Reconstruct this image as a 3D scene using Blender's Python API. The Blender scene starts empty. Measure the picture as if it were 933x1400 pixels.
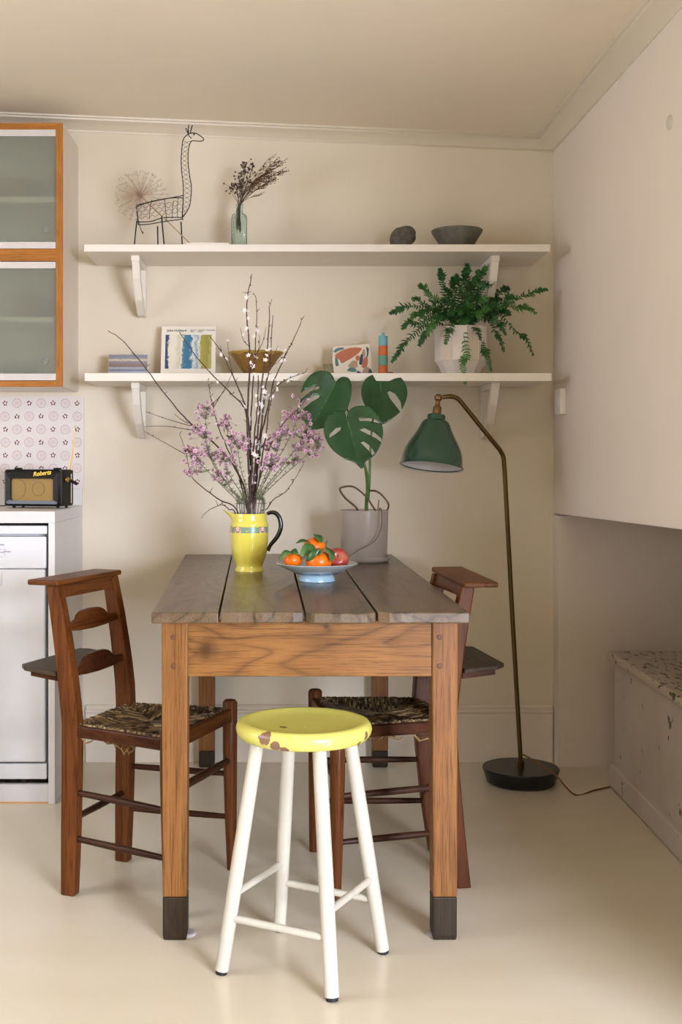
import bpy, math, random
from mathutils import Vector, Matrix
from mathutils.geometry import delaunay_2d_cdt
random.seed(7)
PI = math.pi
scene = bpy.context.scene
COL = scene.collection

# ---------------------------------------------------------------- camera
EYE = 1.10                       # lens height above the floor (m)
FPX, CX, CY = 1600.0, 378.0, 632.0
cam = bpy.data.cameras.new('camera')
cam.sensor_width = 36.0
cam.lens = FPX * 36.0 / 1400.0
cam.shift_x = (466.5 - CX) / 1400.0
cam.shift_y = -(700.0 - CY) / 1400.0
cam.clip_start = 0.05
cam_o = bpy.data.objects.new('camera', cam)
cam_o.location = (0, 0, EYE)
cam_o.rotation_euler = (PI / 2, 0, 0)
COL.objects.link(cam_o)
scene.camera = cam_o

def col(h):
    h = h.lstrip('#')
    out = []
    for i in (0, 2, 4):
        v = int(h[i:i + 2], 16) / 255.0
        out.append(v / 12.92 if v <= 0.04045 else ((v + 0.055) / 1.055) ** 2.4)
    return (out[0], out[1], out[2], 1.0)

# ---------------------------------------------------------------- light
world = bpy.data.worlds.new('world'); scene.world = world
world.use_nodes = True
bg = world.node_tree.nodes['Background']
bg.inputs['Color'].default_value = col('#dfe6f0'); bg.inputs['Strength'].default_value = 0.6

def area(name, loc, size, target, power, color, spread=180):
    l = bpy.data.lights.new(name, 'AREA'); l.shape = 'RECTANGLE'
    l.size, l.size_y = size; l.energy = power; l.spread = math.radians(spread); l.color = color[:3]
    o = bpy.data.objects.new(name, l); o.location = loc
    d = Vector(target) - Vector(loc)
    o.rotation_euler = d.to_track_quat('-Z', 'Y').to_euler()
    COL.objects.link(o); return o
# daylight entering the window behind the camera and the kitchen window on the left
area('daylight_garden_window', (2.30, -1.80, 1.10), (1.5, 1.5), (1.0, 0.6, -0.9), 420, col('#dfe8ff'), 115)
area('daylight_kitchen_window', (-2.66, 1.9, 1.55), (1.5, 1.1), (1.6, 2.0, 1.1), 62, col('#e6edff'), 170)

vs = scene.view_settings
vs.view_transform = 'Standard'; vs.look = 'None'; vs.gamma = 1.0
vs.exposure = -0.52
vs.use_curve_mapping = False

# ---------------------------------------------------------------- helpers
def at(px, py, d):
    return Vector(((px - CX) / FPX * d, d, EYE - (py - CY) / FPX * d))

class MB:
    """collects vertices and faces, then links them as ONE mesh object"""
    def __init__(s): s.v = []; s.f = []; s.m = []
    def add(s, vs_, fs, mi=0):
        o = len(s.v); s.v += [tuple(p) for p in vs_]
        for f in fs: s.f.append([o + i for i in f]); s.m.append(mi)
        return s
    def box(s, x0, x1, y0, y1, z0, z1, mi=0):
        return s.add([(x0,y0,z0),(x1,y0,z0),(x1,y1,z0),(x0,y1,z0),(x0,y0,z1),(x1,y0,z1),(x1,y1,z1),(x0,y1,z1)],
                     [(3,2,1,0),(4,5,6,7),(0,1,5,4),(1,2,6,5),(2,3,7,6),(3,0,4,7)], mi)
    def loft(s, rings, mi=0, cap=True, closed=True):
        n = len(rings[0]); vs_ = [p for r in rings for p in r]; fs = []
        for i in range(len(rings) - 1):
            for j in range(n if closed else n - 1):
                k = (j + 1) % n
                fs.append((i*n + j, i*n + k, (i+1)*n + k, (i+1)*n + j))
        if cap:
            fs.append(tuple(reversed(range(n)))); fs.append(tuple((len(rings)-1)*n + j for j in range(n)))
        return s.add(vs_, fs, mi)
    def stack(s, secs, mi=0):
        """horizontal rectangles (cx, cy, z, wx, wy), bottom to top"""
        return s.loft([[(cx-a/2,cy-b/2,z),(cx+a/2,cy-b/2,z),(cx+a/2,cy+b/2,z),(cx-a/2,cy+b/2,z)] for cx,cy,z,a,b in secs], mi)
    def tube(s, pts, r, n=8, mi=0, cap=True):
        pts = [Vector(p) for p in pts]
        rs = r if isinstance(r, (list, tuple)) else [r] * len(pts)
        rings = []; prev = None
        for i, p in enumerate(pts):
            t = (pts[min(i+1, len(pts)-1)] - pts[max(i-1, 0)])
            if t.length < 1e-9: t = Vector((0, 0, 1))
            t.normalize()
            if prev is None:
                a = Vector((0, 1, 0)) if abs(t.y) < 0.9 else Vector((1, 0, 0))
                u = t.cross(a).normalized()
            else:
                u = (prev - t * prev.dot(t))
                if u.length < 1e-6: u = t.orthogonal()
                u.normalize()
            prev = u; w = t.cross(u)
            rings.append([p + (u * math.cos(2*PI*k/n) + w * math.sin(2*PI*k/n)) * rs[i] for k in range(n)])
        return s.loft(rings, mi, cap)
    def lathe(s, prof, n=32, c=(0, 0, 0), mi=0, power=None):
        """(r, z) from one end to the other; r = 0 closes the end"""
        rings = []
        for r, z in prof:
            ring = []
            for k in range(n):
                a = 2*PI*k/n; ca, sa = math.cos(a), math.sin(a)
                q = 1.0
                if power: q = (abs(ca)**power + abs(sa)**power) ** (-1.0/power)
                ring.append((c[0] + max(r, 1e-5)*q*ca, c[1] + max(r, 1e-5)*q*sa, c[2] + z))
            rings.append(ring)
        return s.loft(rings, mi, cap=False)
    def ball(s, c, r, nu=12, nv=8, mi=0, rot=None):
        if not isinstance(r, (tuple, list)): r = (r, r, r)
        vs_ = []; fs = []
        for j in range(1, nv):
            th = PI * j / nv
            for i in range(nu):
                a = 2*PI*i/nu
                vs_.append(Vector((r[0]*math.sin(th)*math.cos(a), r[1]*math.sin(th)*math.sin(a), r[2]*math.cos(th))))
        vs_.append(Vector((0, 0, r[2]))); vs_.append(Vector((0, 0, -r[2])))
        T, B = len(vs_) - 2, len(vs_) - 1
        for j in range(nv - 2):
            for i in range(nu):
                k = (i + 1) % nu
                fs.append((j*nu+i, (j+1)*nu+i, (j+1)*nu+k, j*nu+k))
        for i in range(nu):
            k = (i + 1) % nu
            fs.append((T, i, k)); fs.append((B, (nv-2)*nu+k, (nv-2)*nu+i))
        if rot: vs_ = [rot @ p for p in vs_]
        c = Vector(c)
        return s.add([p + c for p in vs_], fs, mi)
    def prism(s, poly, fn, t0, t1, mi=0):
        """2-D polygon (u, v) swept from t0 to t1; fn(u, v, t) gives the point"""
        return s.loft([[fn(u, v, t0) for u, v in poly], [fn(u, v, t1) for u, v in poly]], mi)
    def build(s, name, mat, parent=None, smooth=None, bevel=0.0, seg=2, solid=0.0, loc=None):
        me = bpy.data.meshes.new(name)
        me.from_pydata(s.v, [], s.f)
        mats = mat if isinstance(mat, (list, tuple)) else [mat]
        for m_ in mats: me.materials.append(m_)
        if len(mats) > 1:
            for p, i in zip(me.polygons, s.m): p.material_index = i
        import bmesh
        bm = bmesh.new(); bm.from_mesh(me)
        bmesh.ops.recalc_face_normals(bm, faces=bm.faces)
        bm.to_mesh(me); bm.free()
        if smooth is not None:
            me.polygons.foreach_set('use_smooth', [True] * len(me.polygons))
            if smooth < 180: me.set_sharp_from_angle(angle=math.radians(smooth))
        o = bpy.data.objects.new(name, me); COL.objects.link(o)
        if parent: o.parent = parent
        if loc: o.location = loc
        if solid:
            md = o.modifiers.new('thick', 'SOLIDIFY'); md.thickness = solid; md.offset = 0
        if bevel:
            md = o.modifiers.new('bevel', 'BEVEL'); md.width = bevel; md.segments = seg
            md.limit_method = 'ANGLE'; md.angle_limit = math.radians(40)
        return o

def tag(o, label, cat, group=None):
    o['label'] = label; o['category'] = cat
    if group: o['group'] = group
    return o
def thing(name, label, cat, loc=(0, 0, 0), rotz=0.0, group=None):
    o = bpy.data.objects.new(name, None); COL.objects.link(o)
    o.empty_display_size = 0.05
    o.location = loc; o.rotation_euler = (0, 0, rotz)
    return tag(o, label, cat, group)
def struct(o):
    o['kind'] = 'structure'; return o
def stuff(o):
    o['kind'] = 'stuff'; return o
def dup(root, loc, rotz, label):
    r = root.copy(); COL.objects.link(r); r.location = loc; r.rotation_euler = (0, 0, rotz); r['label'] = label
    for ch in list(root.children):
        c = ch.copy(); COL.objects.link(c); c.parent = r
        for g in list(ch.children):
            d = g.copy(); COL.objects.link(d); d.parent = c
    return r
def catmull(pts, per=6):
    pts = [Vector(p) for p in pts]; out = []
    for i in range(len(pts) - 1):
        p0 = pts[max(i-1, 0)]; p1 = pts[i]; p2 = pts[i+1]; p3 = pts[min(i+2, len(pts)-1)]
        for k in range(per):
            t = k / per
            out.append(0.5 * ((2*p1) + (p2-p0)*t + (2*p0-5*p1+4*p2-p3)*t*t + (3*p1-p0-3*p2+p3)*t*t*t))
    out.append(pts[-1]); return out
def inside(p, poly):
    x, y = p; r = False; j = len(poly) - 1
    for i in range(len(poly)):
        xi, yi = poly[i][0], poly[i][1]; xj, yj = poly[j][0], poly[j][1]
        if (yi > y) != (yj > y) and x < (xj-xi)*(y-yi)/(yj-yi+1e-12)+xi: r = not r
        j = i
    return r
def sheet(outer, holes, step, fn):
    """a curved sheet cut to an outline with holes; fn(u, v) gives the point"""
    vs_ = [Vector(p) for p in outer]; es = [(i, (i+1) % len(outer)) for i in range(len(outer))]
    for h in holes:
        o = len(vs_); vs_ += [Vector(p) for p in h]; es += [(o+i, o+(i+1) % len(h)) for i in range(len(h))]
    xs = [p[0] for p in outer]; ys = [p[1] for p in outer]
    y = min(ys) + step/2
    while y < max(ys):
        x = min(xs) + step/2
        while x < max(xs):
            if inside((x, y), outer) and not any(inside((x, y), h) for h in holes): vs_.append(Vector((x, y)))
            x += step
        y += step
    V, E, F, *_ = delaunay_2d_cdt(vs_, es, [], 0, 1e-4)
    mb = MB(); fs = []
    for f in F:
        c = (sum(V[i].x for i in f)/len(f), sum(V[i].y for i in f)/len(f))
        if inside(c, outer) and not any(inside(c, h) for h in holes): fs.append(tuple(f))
    used = sorted({i for f in fs for i in f}); ix = {u: k for k, u in enumerate(used)}
    return mb.add([fn(V[i].x, V[i].y) for i in used], [tuple(ix[i] for i in f) for f in fs])

# ---------------------------------------------------------------- materials
def new_mat(name):
    m = bpy.data.materials.new(name); m.use_nodes = True
    nt = m.node_tree; return m, nt, nt.nodes['Principled BSDF']
def coords(nt, scale=(1, 1, 1)):
    tc = nt.nodes.new('ShaderNodeTexCoord'); mp = nt.nodes.new('ShaderNodeMapping')
    mp.inputs['Scale'].default_value = scale
    nt.links.new(tc.outputs['Object'], mp.inputs['Vector']); return mp.outputs['Vector']
def noise(nt, vec, scale, detail=4, rough=0.55, dist=0.0):
    n = nt.nodes.new('ShaderNodeTexNoise')
    n.inputs['Scale'].default_value = scale; n.inputs['Detail'].default_value = detail
    n.inputs['Roughness'].default_value = rough; n.inputs['Distortion'].default_value = dist
    nt.links.new(vec, n.inputs['Vector']); return n.outputs['Fac']
def ramp(nt, fac, stops, interp='LINEAR'):
    r = nt.nodes.new('ShaderNodeValToRGB'); r.color_ramp.interpolation = interp
    el = r.color_ramp.elements
    while len(el) < len(stops): el.new(0.5)
    for e, (p, c) in zip(el, stops): e.position = p; e.color = c
    nt.links.new(fac, r.inputs['Fac']); return r.outputs['Color']
def mix(nt, fac, a, b, mode='MIX'):
    m = nt.nodes.new('ShaderNodeMix'); m.data_type = 'RGBA'; m.blend_type = mode
    def put(i, v):
        if hasattr(v, 'links') or hasattr(v, 'is_linked'): nt.links.new(v, m.inputs[i])
        else: m.inputs[i].default_value = v
    put(0, fac); put(6, a); put(7, b)
    return m.outputs[2]
def bump(nt, bsdf, h, strength=0.2, dist=0.002):
    b = nt.nodes.new('ShaderNodeBump'); b.inputs['Strength'].default_value = strength
    b.inputs['Distance'].default_value = dist
    nt.links.new(h, b.inputs['Height']); nt.links.new(b.outputs['Normal'], bsdf.inputs['Normal'])
W1 = (1, 1, 1, 1); K1 = (0, 0, 0, 1)

def paint(name, c, rough=0.6, var=0.06, nscale=3.0, bscale=60.0, bstr=0.08, spec=0.4):
    m, nt, b = new_mat(name); v = coords(nt)
    c = col(c); d = tuple(x*(1-var*2) for x in c[:3]) + (1,); l = tuple(min(1, x*(1+var)) for x in c[:3]) + (1,)
    nt.links.new(ramp(nt, noise(nt, v, nscale, 5), [(0.3, d), (0.7, l)]), b.inputs['Base Color'])
    b.inputs['Roughness'].default_value = rough; b.inputs['Specular IOR Level'].default_value = spec
    if bstr: bump(nt, b, noise(nt, v, bscale, 3), bstr)
    return m
def flat(name, c, rough=0.5, metal=0.0, spec=0.5, coat=0.0):
    m, nt, b = new_mat(name); v = coords(nt)
    c = col(c); d = tuple(x*0.975 for x in c[:3]) + (1,)
    nt.links.new(ramp(nt, noise(nt, v, 25, 2), [(0.35, d), (0.65, c)]), b.inputs['Base Color'])
    b.inputs['Roughness'].default_value = rough; b.inputs['Metallic'].default_value = metal
    b.inputs['Specular IOR Level'].default_value = spec; b.inputs['Coat Weight'].default_value = coat
    b.inputs['Coat Roughness'].default_value = 0.08
    return m
def spot_mask(nt, pos, r, edge=0.3, nscale=60, amp=0.5):
    """a blotch with a ragged outline at one place on the object"""
    tc = nt.nodes.new('ShaderNodeTexCoord'); d = nt.nodes.new('ShaderNodeVectorMath'); d.operation = 'DISTANCE'
    nt.links.new(tc.outputs['Object'], d.inputs[0]); d.inputs[1].default_value = pos
    n = noise(nt, tc.outputs['Object'], nscale, 5, 0.6)
    a = nt.nodes.new('ShaderNodeMath'); a.operation = 'MULTIPLY_ADD'; nt.links.new(n, a.inputs[0]); a.inputs[1].default_value = r*amp*2
    nt.links.new(d.outputs['Value'], a.inputs[2])
    q = nt.nodes.new('ShaderNodeMapRange'); nt.links.new(a.outputs[0], q.inputs['Value'])
    q.inputs['From Min'].default_value = r*(1+amp)*(1-edge); q.inputs['From Max'].default_value = r*(1+amp)
    q.inputs['To Min'].default_value = 1.0; q.inputs['To Max'].default_value = 0.0
    return q.outputs['Result']
def wood(name, dark, mid, light, axis, scale=9.0, rough=0.45, stretch=0.09, rings=3.0, wear=None, wearpos=0.68, spec=0.25, bstr=0.25, figure=0.35, spots=()):
    m, nt, b = new_mat(name)
    k = 'xyz'.index(axis)
    sc = [1, 1, 1]; sc[k] = stretch
    sf = [1, 1, 1]; sf[k] = 0.025
    v = coords(nt, sc); vf = coords(nt, sf); v1 = coords(nt)
    field = noise(nt, v, scale, 2, 0.45, 0.4)
    ml = nt.nodes.new('ShaderNodeMath'); ml.operation = 'MULTIPLY'; nt.links.new(field, ml.inputs[0]); ml.inputs[1].default_value = rings * 40
    fr_ = nt.nodes.new('ShaderNodeMath'); fr_.operation = 'PINGPONG'; nt.links.new(ml.outputs[0], fr_.inputs[0]); fr_.inputs[1].default_value = 1.0
    grain = noise(nt, vf, 70, 6, 0.7)
    fine = noise(nt, vf, 330, 4, 0.7)
    big = noise(nt, v1, 6, 4)
    c1 = ramp(nt, grain, [(0.30, col(dark)), (0.46, col(mid)), (0.70, col(light))])
    c0 = ramp(nt, fr_.outputs[0], [(0.0, col(dark)), (0.30, col(mid)), (1.0, col(light))])
    c = mix(nt, figure, c1, c0)
    c2 = ramp(nt, fine, [(0.38, (0.30, 0.25, 0.20, 1)), (0.48, W1)])
    c3 = ramp(nt, big, [(0.3, (0.74, 0.72, 0.70, 1)), (0.65, W1)])
    c = mix(nt, 0.7, c, c2, 'MULTIPLY'); c = mix(nt, 0.8, c, c3, 'MULTIPLY')
    for pos, r, cc in spots: c = mix(nt, spot_mask(nt, pos, r, 0.6, 30, 0.4), c, col(cc))
    if wear:
        wn = ramp(nt, noise(nt, v1, 46, 6, 0.7), [(wearpos, K1), (wearpos + 0.03, W1)])
        c = mix(nt, wn, c, col(wear))
    nt.links.new(c, b.inputs['Base Color'])
    b.inputs['Roughness'].default_value = rough; b.inputs['Specular IOR Level'].default_value = spec
    bump(nt, b, fine, bstr, 0.001)
    return m
def chipped(name, base, under, specks, thr=0.66, sthr=0.68, scale=11.0, rough=0.3, stretch=(1, 1, 1), sscale=45, spots=()):
    """old paint: a coat with flakes missing and pale specks"""
    m, nt, b = new_mat(name); v = coords(nt, stretch)
    bc = col(base); d = tuple(x*0.82 for x in bc[:3]) + (1,)
    c = ramp(nt, noise(nt, v, 4, 4), [(0.3, d), (0.7, bc)])
    s = ramp(nt, noise(nt, v, sscale, 5, 0.6), [(sthr, K1), (sthr+0.02, W1)])
    c = mix(nt, s, c, col(specks))
    n = noise(nt, v, scale, 7, 0.62)
    k = ramp(nt, n, [(thr, K1), (thr+0.012, W1)])
    c = mix(nt, k, c, col(under))
    for pos, r in spots: c = mix(nt, spot_mask(nt, pos, r, 0.06, 55, 0.8), c, col(under))
    nt.links.new(c, b.inputs['Base Color'])
    b.inputs['Roughness'].default_value = rough
    bump(nt, b, ramp(nt, n, [(thr, W1), (thr+0.02, K1)]), 0.5, 0.0008)
    return m
def glassy(name, c, rough=0.0, ior=1.45, trans=1.0):
    m, nt, b = new_mat(name)
    b.inputs['Base Color'].default_value = col(c); b.inputs['Roughness'].default_value = rough
    b.inputs['IOR'].default_value = ior; b.inputs['Transmission Weight'].default_value = trans
    return m
def leafmat(name, dark, light, rough=0.4, scale=30, sub=0.0):
    m, nt, b = new_mat(name); v = coords(nt)
    nt.links.new(ramp(nt, noise(nt, v, scale, 3), [(0.3, col(dark)), (0.7, col(light))]), b.inputs['Base Color'])
    b.inputs['Roughness'].default_value = rough
    return m

M = {}
M['wall'] = paint('wall_paint', '#e2d6bf', 0.75, 0.02, 1.2, 90, 0.05, 0.25)
M['wall_r'] = paint('wall_paint_stair', '#e8dac9', 0.7, 0.02, 1.2, 90, 0.05, 0.25)
M['ceil'] = paint('ceiling_paint', '#eee0ca', 0.85, 0.02, 1.5, 60, 0.05, 0.2)
M['trimw'] = paint('trim_paint', '#e3d7c2', 0.5, 0.02, 2, 60, 0.03)
M['shelf'] = paint('shelf_paint', '#e8dfcf', 0.45, 0.015, 2, 50, 0.03)
M['white'] = flat('white_enamel', '#dcdcdc', 0.3)
M['white_d'] = flat('white_panel', '#d9d6d3', 0.4)
M['counter'] = paint('counter_white', '#ded9d4', 0.45, 0.02, 3, 40, 0.03)
M['black'] = flat('black_gap', '#0c0b0a', 0.6)

def floor_mat():
    m, nt, b = new_mat('floor_paint'); v = coords(nt, (0.4, 1.2, 1)); v1 = coords(nt)
    c = ramp(nt, noise(nt, v, 4, 4), [(0.3, col('#d9cdb3')), (0.7, col('#dfd4bd'))])
    s = ramp(nt, noise(nt, v1, 70, 4, 0.6), [(0.77, K1), (0.79, W1)])
    c = mix(nt, s, c, col('#b3a58b'))
    nt.links.new(c, b.inputs['Base Color'])
    r = ramp(nt, noise(nt, v, 3, 3), [(0.3, (0.275,)*3 + (1,)), (0.7, (0.285,)*3 + (1,))])
    nt.links.new(r, b.inputs['Roughness'])
    return m
M['floor'] = floor_mat()

# ================================================================ the room
YW = 4.307                       # back wall
XR = 1.02                        # wall on the right
XL, YB, XE = -2.6, -1.8, 3.4     # left wall, wall behind the camera, far right wall
def ceil_z(x): return 2.325 - 0.042 * x          # the ceiling runs slightly out of level
fl = MB().box(XL, XE, YB, YW + 0.1, -0.06, 0.0).build('floor', M['floor']); struct(fl)
wb = MB().box(XL, XR + 0.02, YW, YW + 0.1, 0, 2.6).build('wall_back', M['wall']); struct(wb)
mb = MB()
mb.loft([[(XL, YB, ceil_z(XL)), (XE, YB, ceil_z(XE)), (XE, YB, 2.62), (XL, YB, 2.62)],
         [(XL, YW, ceil_z(XL)), (XE, YW, ceil_z(XE)), (XE, YW, 2.62), (XL, YW, 2.62)]])
struct(mb.build('ceiling', M['ceil']))
# the boxed-in stair on the right: upper wall with a low recess underneath
mb = MB()
YE = 1.9
mb.loft([[(XR, YE, 0.945), (2.3, YE, 0.945), (2.3, YE, 2.6), (XR, YE, 2.6)],
         [(XR, YW, 0.911), (2.3, YW, 0.911), (2.3, YW, 2.6), (XR, YW, 2.6)]])
struct(mb.build('wall_right', M['wall_r'], bevel=0.004))
struct(MB().box(XR, 2.4, 4.23, YW + 0.1, 0, 0.906).build('wall_recess_back', M['wall_r']))
struct(MB().box(2.2, 2.3, YE, 4.3, 0, 0.93).build('wall_recess_side', M['wall_r']))
struct(MB().box(XR, XE, YE - 0.1, YE, 0, 2.6).build('wall_light_block', M['wall_r']))  # unseen wall, added full height to keep window light out of the recess
# walls out of view that hold the windows
def wall_with_hole(name, horizontal, pos, a0, a1, h0, h1, z0, z1):
    mb = MB()
    for (u0, u1, w0, w1) in ((a0, h0, 0, 2.6), (h1, a1, 0, 2.6), (h0, h1, 0, z0), (h0, h1, z1, 2.6)):
        if horizontal: mb.box(u0, u1, pos - 0.1, pos, w0, w1)
        else: mb.box(pos - 0.1, pos, u0, u1, w0, w1)
    struct(mb.build(name, M['wall']))
wall_with_hole('wall_front', True, YB, XL, XE, 1.5, 3.1, 0.30, 1.90)
wall_with_hole('wall_left', False, XL, YB, YW, 1.1, 2.7, 0.98, 2.12)
struct(MB().box(XE, XE + 0.1, YB, YE, 0, 2.6).build('wall_east', M['wall']))
def window(name, horizontal, pos, h0, h1, z0, z1):
    o = bpy.data.objects.new(name, None); COL.objects.link(o); struct(o)
    t = 0.05
    def bx(u0, u1, w0, w1, nm):
        if horizontal: MB().box(u0, u1, pos-0.05, pos-0.01, w0, w1).build(nm, M['shelf'], o)
        else: MB().box(pos-0.05, pos-0.01, u0, u1, w0, w1).build(nm, M['shelf'], o)
    bx(h0, h1, z0, z0+t, 'window_rail'); bx(h0, h1, z1-t, z1, 'window_rail')
    bx(h0, h0+t, z0+t, z1-t, 'window_stile'); bx(h1-t, h1, z0+t, z1-t, 'window_stile')
    m_ = (h0+h1)/2; bx(m_-0.02, m_+0.02, z0+t, z1-t, 'window_mullion')
window('window_1', True, YB, 1.5, 3.1, 0.30, 1.90)
window('window_2', False, XL, 1.1, 2.7, 0.98, 2.12)

# cornice: a shallow cove with a bead, along the back wall and the right wall
CV = [(0.0, -0.040), (0.004, -0.040), (0.005, -0.034), (0.012, -0.030), (0.026, -0.022), (0.046, -0.015), (0.064, -0.011), (0.066, -0.005), (0.076, -0.004), (0.079, 0.006), (0.0, 0.006)]
def cove(name, pts):
    rings = []
    for (bx, by, nx, ny, mx) in pts:
        rings.append([(bx + nx*o*mx, by + ny*o*mx, ceil_z(bx) + h) for o, h in CV])
    mb = MB(); mb.loft(rings); struct(mb.build(name, M['trimw'], smooth=50))
cove('trim_1', [(XL, YW, 0, -1, 1), (XR, YW, -1, -1, 1)])
cove('trim_2', [(XR, YW, -1, -1, 1), (XR, YE, -1, 0, 1)])
# baseboard
BB = [(0, 0), (0.014, 0), (0.014, 0.178), (0.018, 0.182), (0.018, 0.190), (0.011, 0.194), (0.013, 0.202), (0.008, 0.208), (0, 0.208)]
mb = MB(); mb.loft([[(-0.70, YW - o, h) for o, h in BB], [(XR - 0.006, YW - o, h) for o, h in BB]])
struct(mb.build('baseboard_back', M['trimw'], smooth=40))
# light switch and a painted-over round cover plate on the right wall
t = thing('wall_switch', 'small white switch box on the right wall near the corner', 'switch', (XR, 4.16, 1.315))
MB().box(-0.020, 0.0, -0.042, 0.042, -0.046, 0.046).build('switch_box', M['shelf'], t, bevel=0.003)
MB().box(-0.0225, -0.0195, -0.012, 0.012, -0.018, 0.018).build('rocker', M['white_d'], t, bevel=0.001)
t = thing('round_cover_plate', 'round painted-over cover plate high on the right wall', 'cover plate', (XR, 3.03, 1.98))
mb = MB(); mb.loft([[(-0.0, 0.020*math.cos(a), 0.020*math.sin(a)) for a in [2*PI*k/24 for k in range(24)]],
                    [(-0.004, 0.018*math.cos(a), 0.018*math.sin(a)) for a in [2*PI*k/24 for k in range(24)]]])
mb.build('plate', paint('plate_paint', '#d3c7b8', 0.7), t, smooth=40)

# ================================================================ kitchen units on the left
YC, XC = 3.766, -0.713           # front of the counter, its end panel
M['cherry'] = wood('cherry_frame', '#9d632b', '#b0702f', '#b67837', 'x', 6, 0.4, 0.06, 0.4, bstr=0.08)
M['cherry_z'] = wood('cherry_frame_upright', '#9d632b', '#b0702f', '#b67837', 'z', 6, 0.4, 0.06, 0.4, bstr=0.08)
M['alu'] = flat('brushed_aluminium', '#d6d0cc', 0.35, 0.35)
M['frost'] = glassy('frosted_glass', '#cccdbd', 0.5, 1.22, 0.80)
M['inside'] = flat('cabinet_inside', '#eeeee8', 0.6)

ct = thing('kitchen_counter', 'white kitchen counter with an end panel and low splash upstand', 'counter', (XC, YC, 0))
MB().box(-1.85, 0, 0, YW - YC - 0.002, 0.904, 0.942).build('worktop', M['counter'], ct, bevel=0.002)
MB().box(-0.021, 0, 0, YW - YC - 0.002, 0.0, 0.904).build('end_panel', M['counter'], ct, bevel=0.0015)
MB().box(-1.85, 0.0, YW - YC - 0.020, YW - YC - 0.002, 0.942, 1.003).build('upstand', M['counter'], ct, bevel=0.002)
MB().box(-1.85, -0.022, 0.012, 0.030, 0.003, 0.060).build('plinth', M['white_d'], ct)
MB().box(-1.85, -0.022, 0.008, 0.012, 0.0, 0.004).build('floor_strip', flat('orange_strip', '#d79b62', 0.5), ct)
MB().box(-0.70, -0.66, 0.012, YW - YC - 0.002, 0.0, 0.904).build('side_panel', M['counter'], ct)

dw = thing('dishwasher', 'white dishwasher built in under the counter', 'dishwasher', (XC - 0.022, YC, 0))
wd = M['white']
MB().box(-0.60, -0.010, 0.06, 0.50, 0.075, 0.885).build('casing', M['inside'], dw)
MB().box(-0.598, -0.006, 0.012, 0.10, 0.868, 0.895).build('top_strip', wd, dw, bevel=0.003)
cpn = MB().box(-0.598, -0.008, 0.005, 0.06, 0.757, 0.860).build('control_panel', wd, dw, bevel=0.004)
door = MB().box(-0.598, -0.012, 0.010, 0.06, 0.132, 0.755).build('door', wd, dw, bevel=0.005)
MB().box(-0.30, -0.150, 0.006, 0.03, 0.700, 0.750).build('handle', M['white_d'], door, bevel=0.006)
MB().box(-0.598, -0.008, 0.014, 0.05, 0.076, 0.126).build('kick_plate', wd, dw, bevel=0.003)
for fx in (-0.56, -0.09):
    MB().lathe([(0.0, 0.060), (0.018, 0.060), (0.018, 0.072), (0.010, 0.076), (0, 0.076)], 12, (fx, 0.055, 0.0)).build('foot', M['black'], dw)
ink = flat('blue_grey_ink', '#6c7186', 0.6)
_dg = None
def text_part(name, body, size, mat, parent, loc, rot, align='LEFT', shear=0.0, extrude=0.0002):
    cu = bpy.data.curves.new(name, 'FONT'); cu.body = body; cu.size = size; cu.extrude = extrude
    cu.offset = size*0.012; cu.align_x = align; cu.shear = shear
    tmp = bpy.data.objects.new(name + '_tmp', cu); COL.objects.link(tmp)
    dg = bpy.context.evaluated_depsgraph_get()
    me = bpy.data.meshes.new_from_object(tmp.evaluated_get(dg)); me.name = name
    bpy.data.objects.remove(tmp); bpy.data.curves.remove(cu)
    me.materials.clear(); me.materials.append(mat)
    o = bpy.data.objects.new(name, me); COL.objects.link(o); o.parent = parent
    o.location = loc; o.rotation_euler = rot; return o
R90 = (PI/2, 0, 0)
text_part('panel_lettering', 'Delay', 0.0095, ink, cpn, (-0.163, 0.0047, 0.832), R90)
text_part('panel_lettering', 'Cancel', 0.0085, ink, cpn, (-0.166, 0.0047, 0.808), R90)
text_part('panel_lettering', 'Reset', 0.0075, ink, cpn, (-0.139, 0.0047, 0.810), R90)
mb = MB()
for (a, b_, z) in ((-0.20, -0.145, 0.819), (-0.20, -0.145, 0.795)): mb.box(a, b_, 0.0044, 0.0052, z, z + 0.0008)
mb.box(-0.1415, -0.1407, 0.0044, 0.0052, 0.799, 0.824)
mb.build('panel_lines', ink, cpn)

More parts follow.
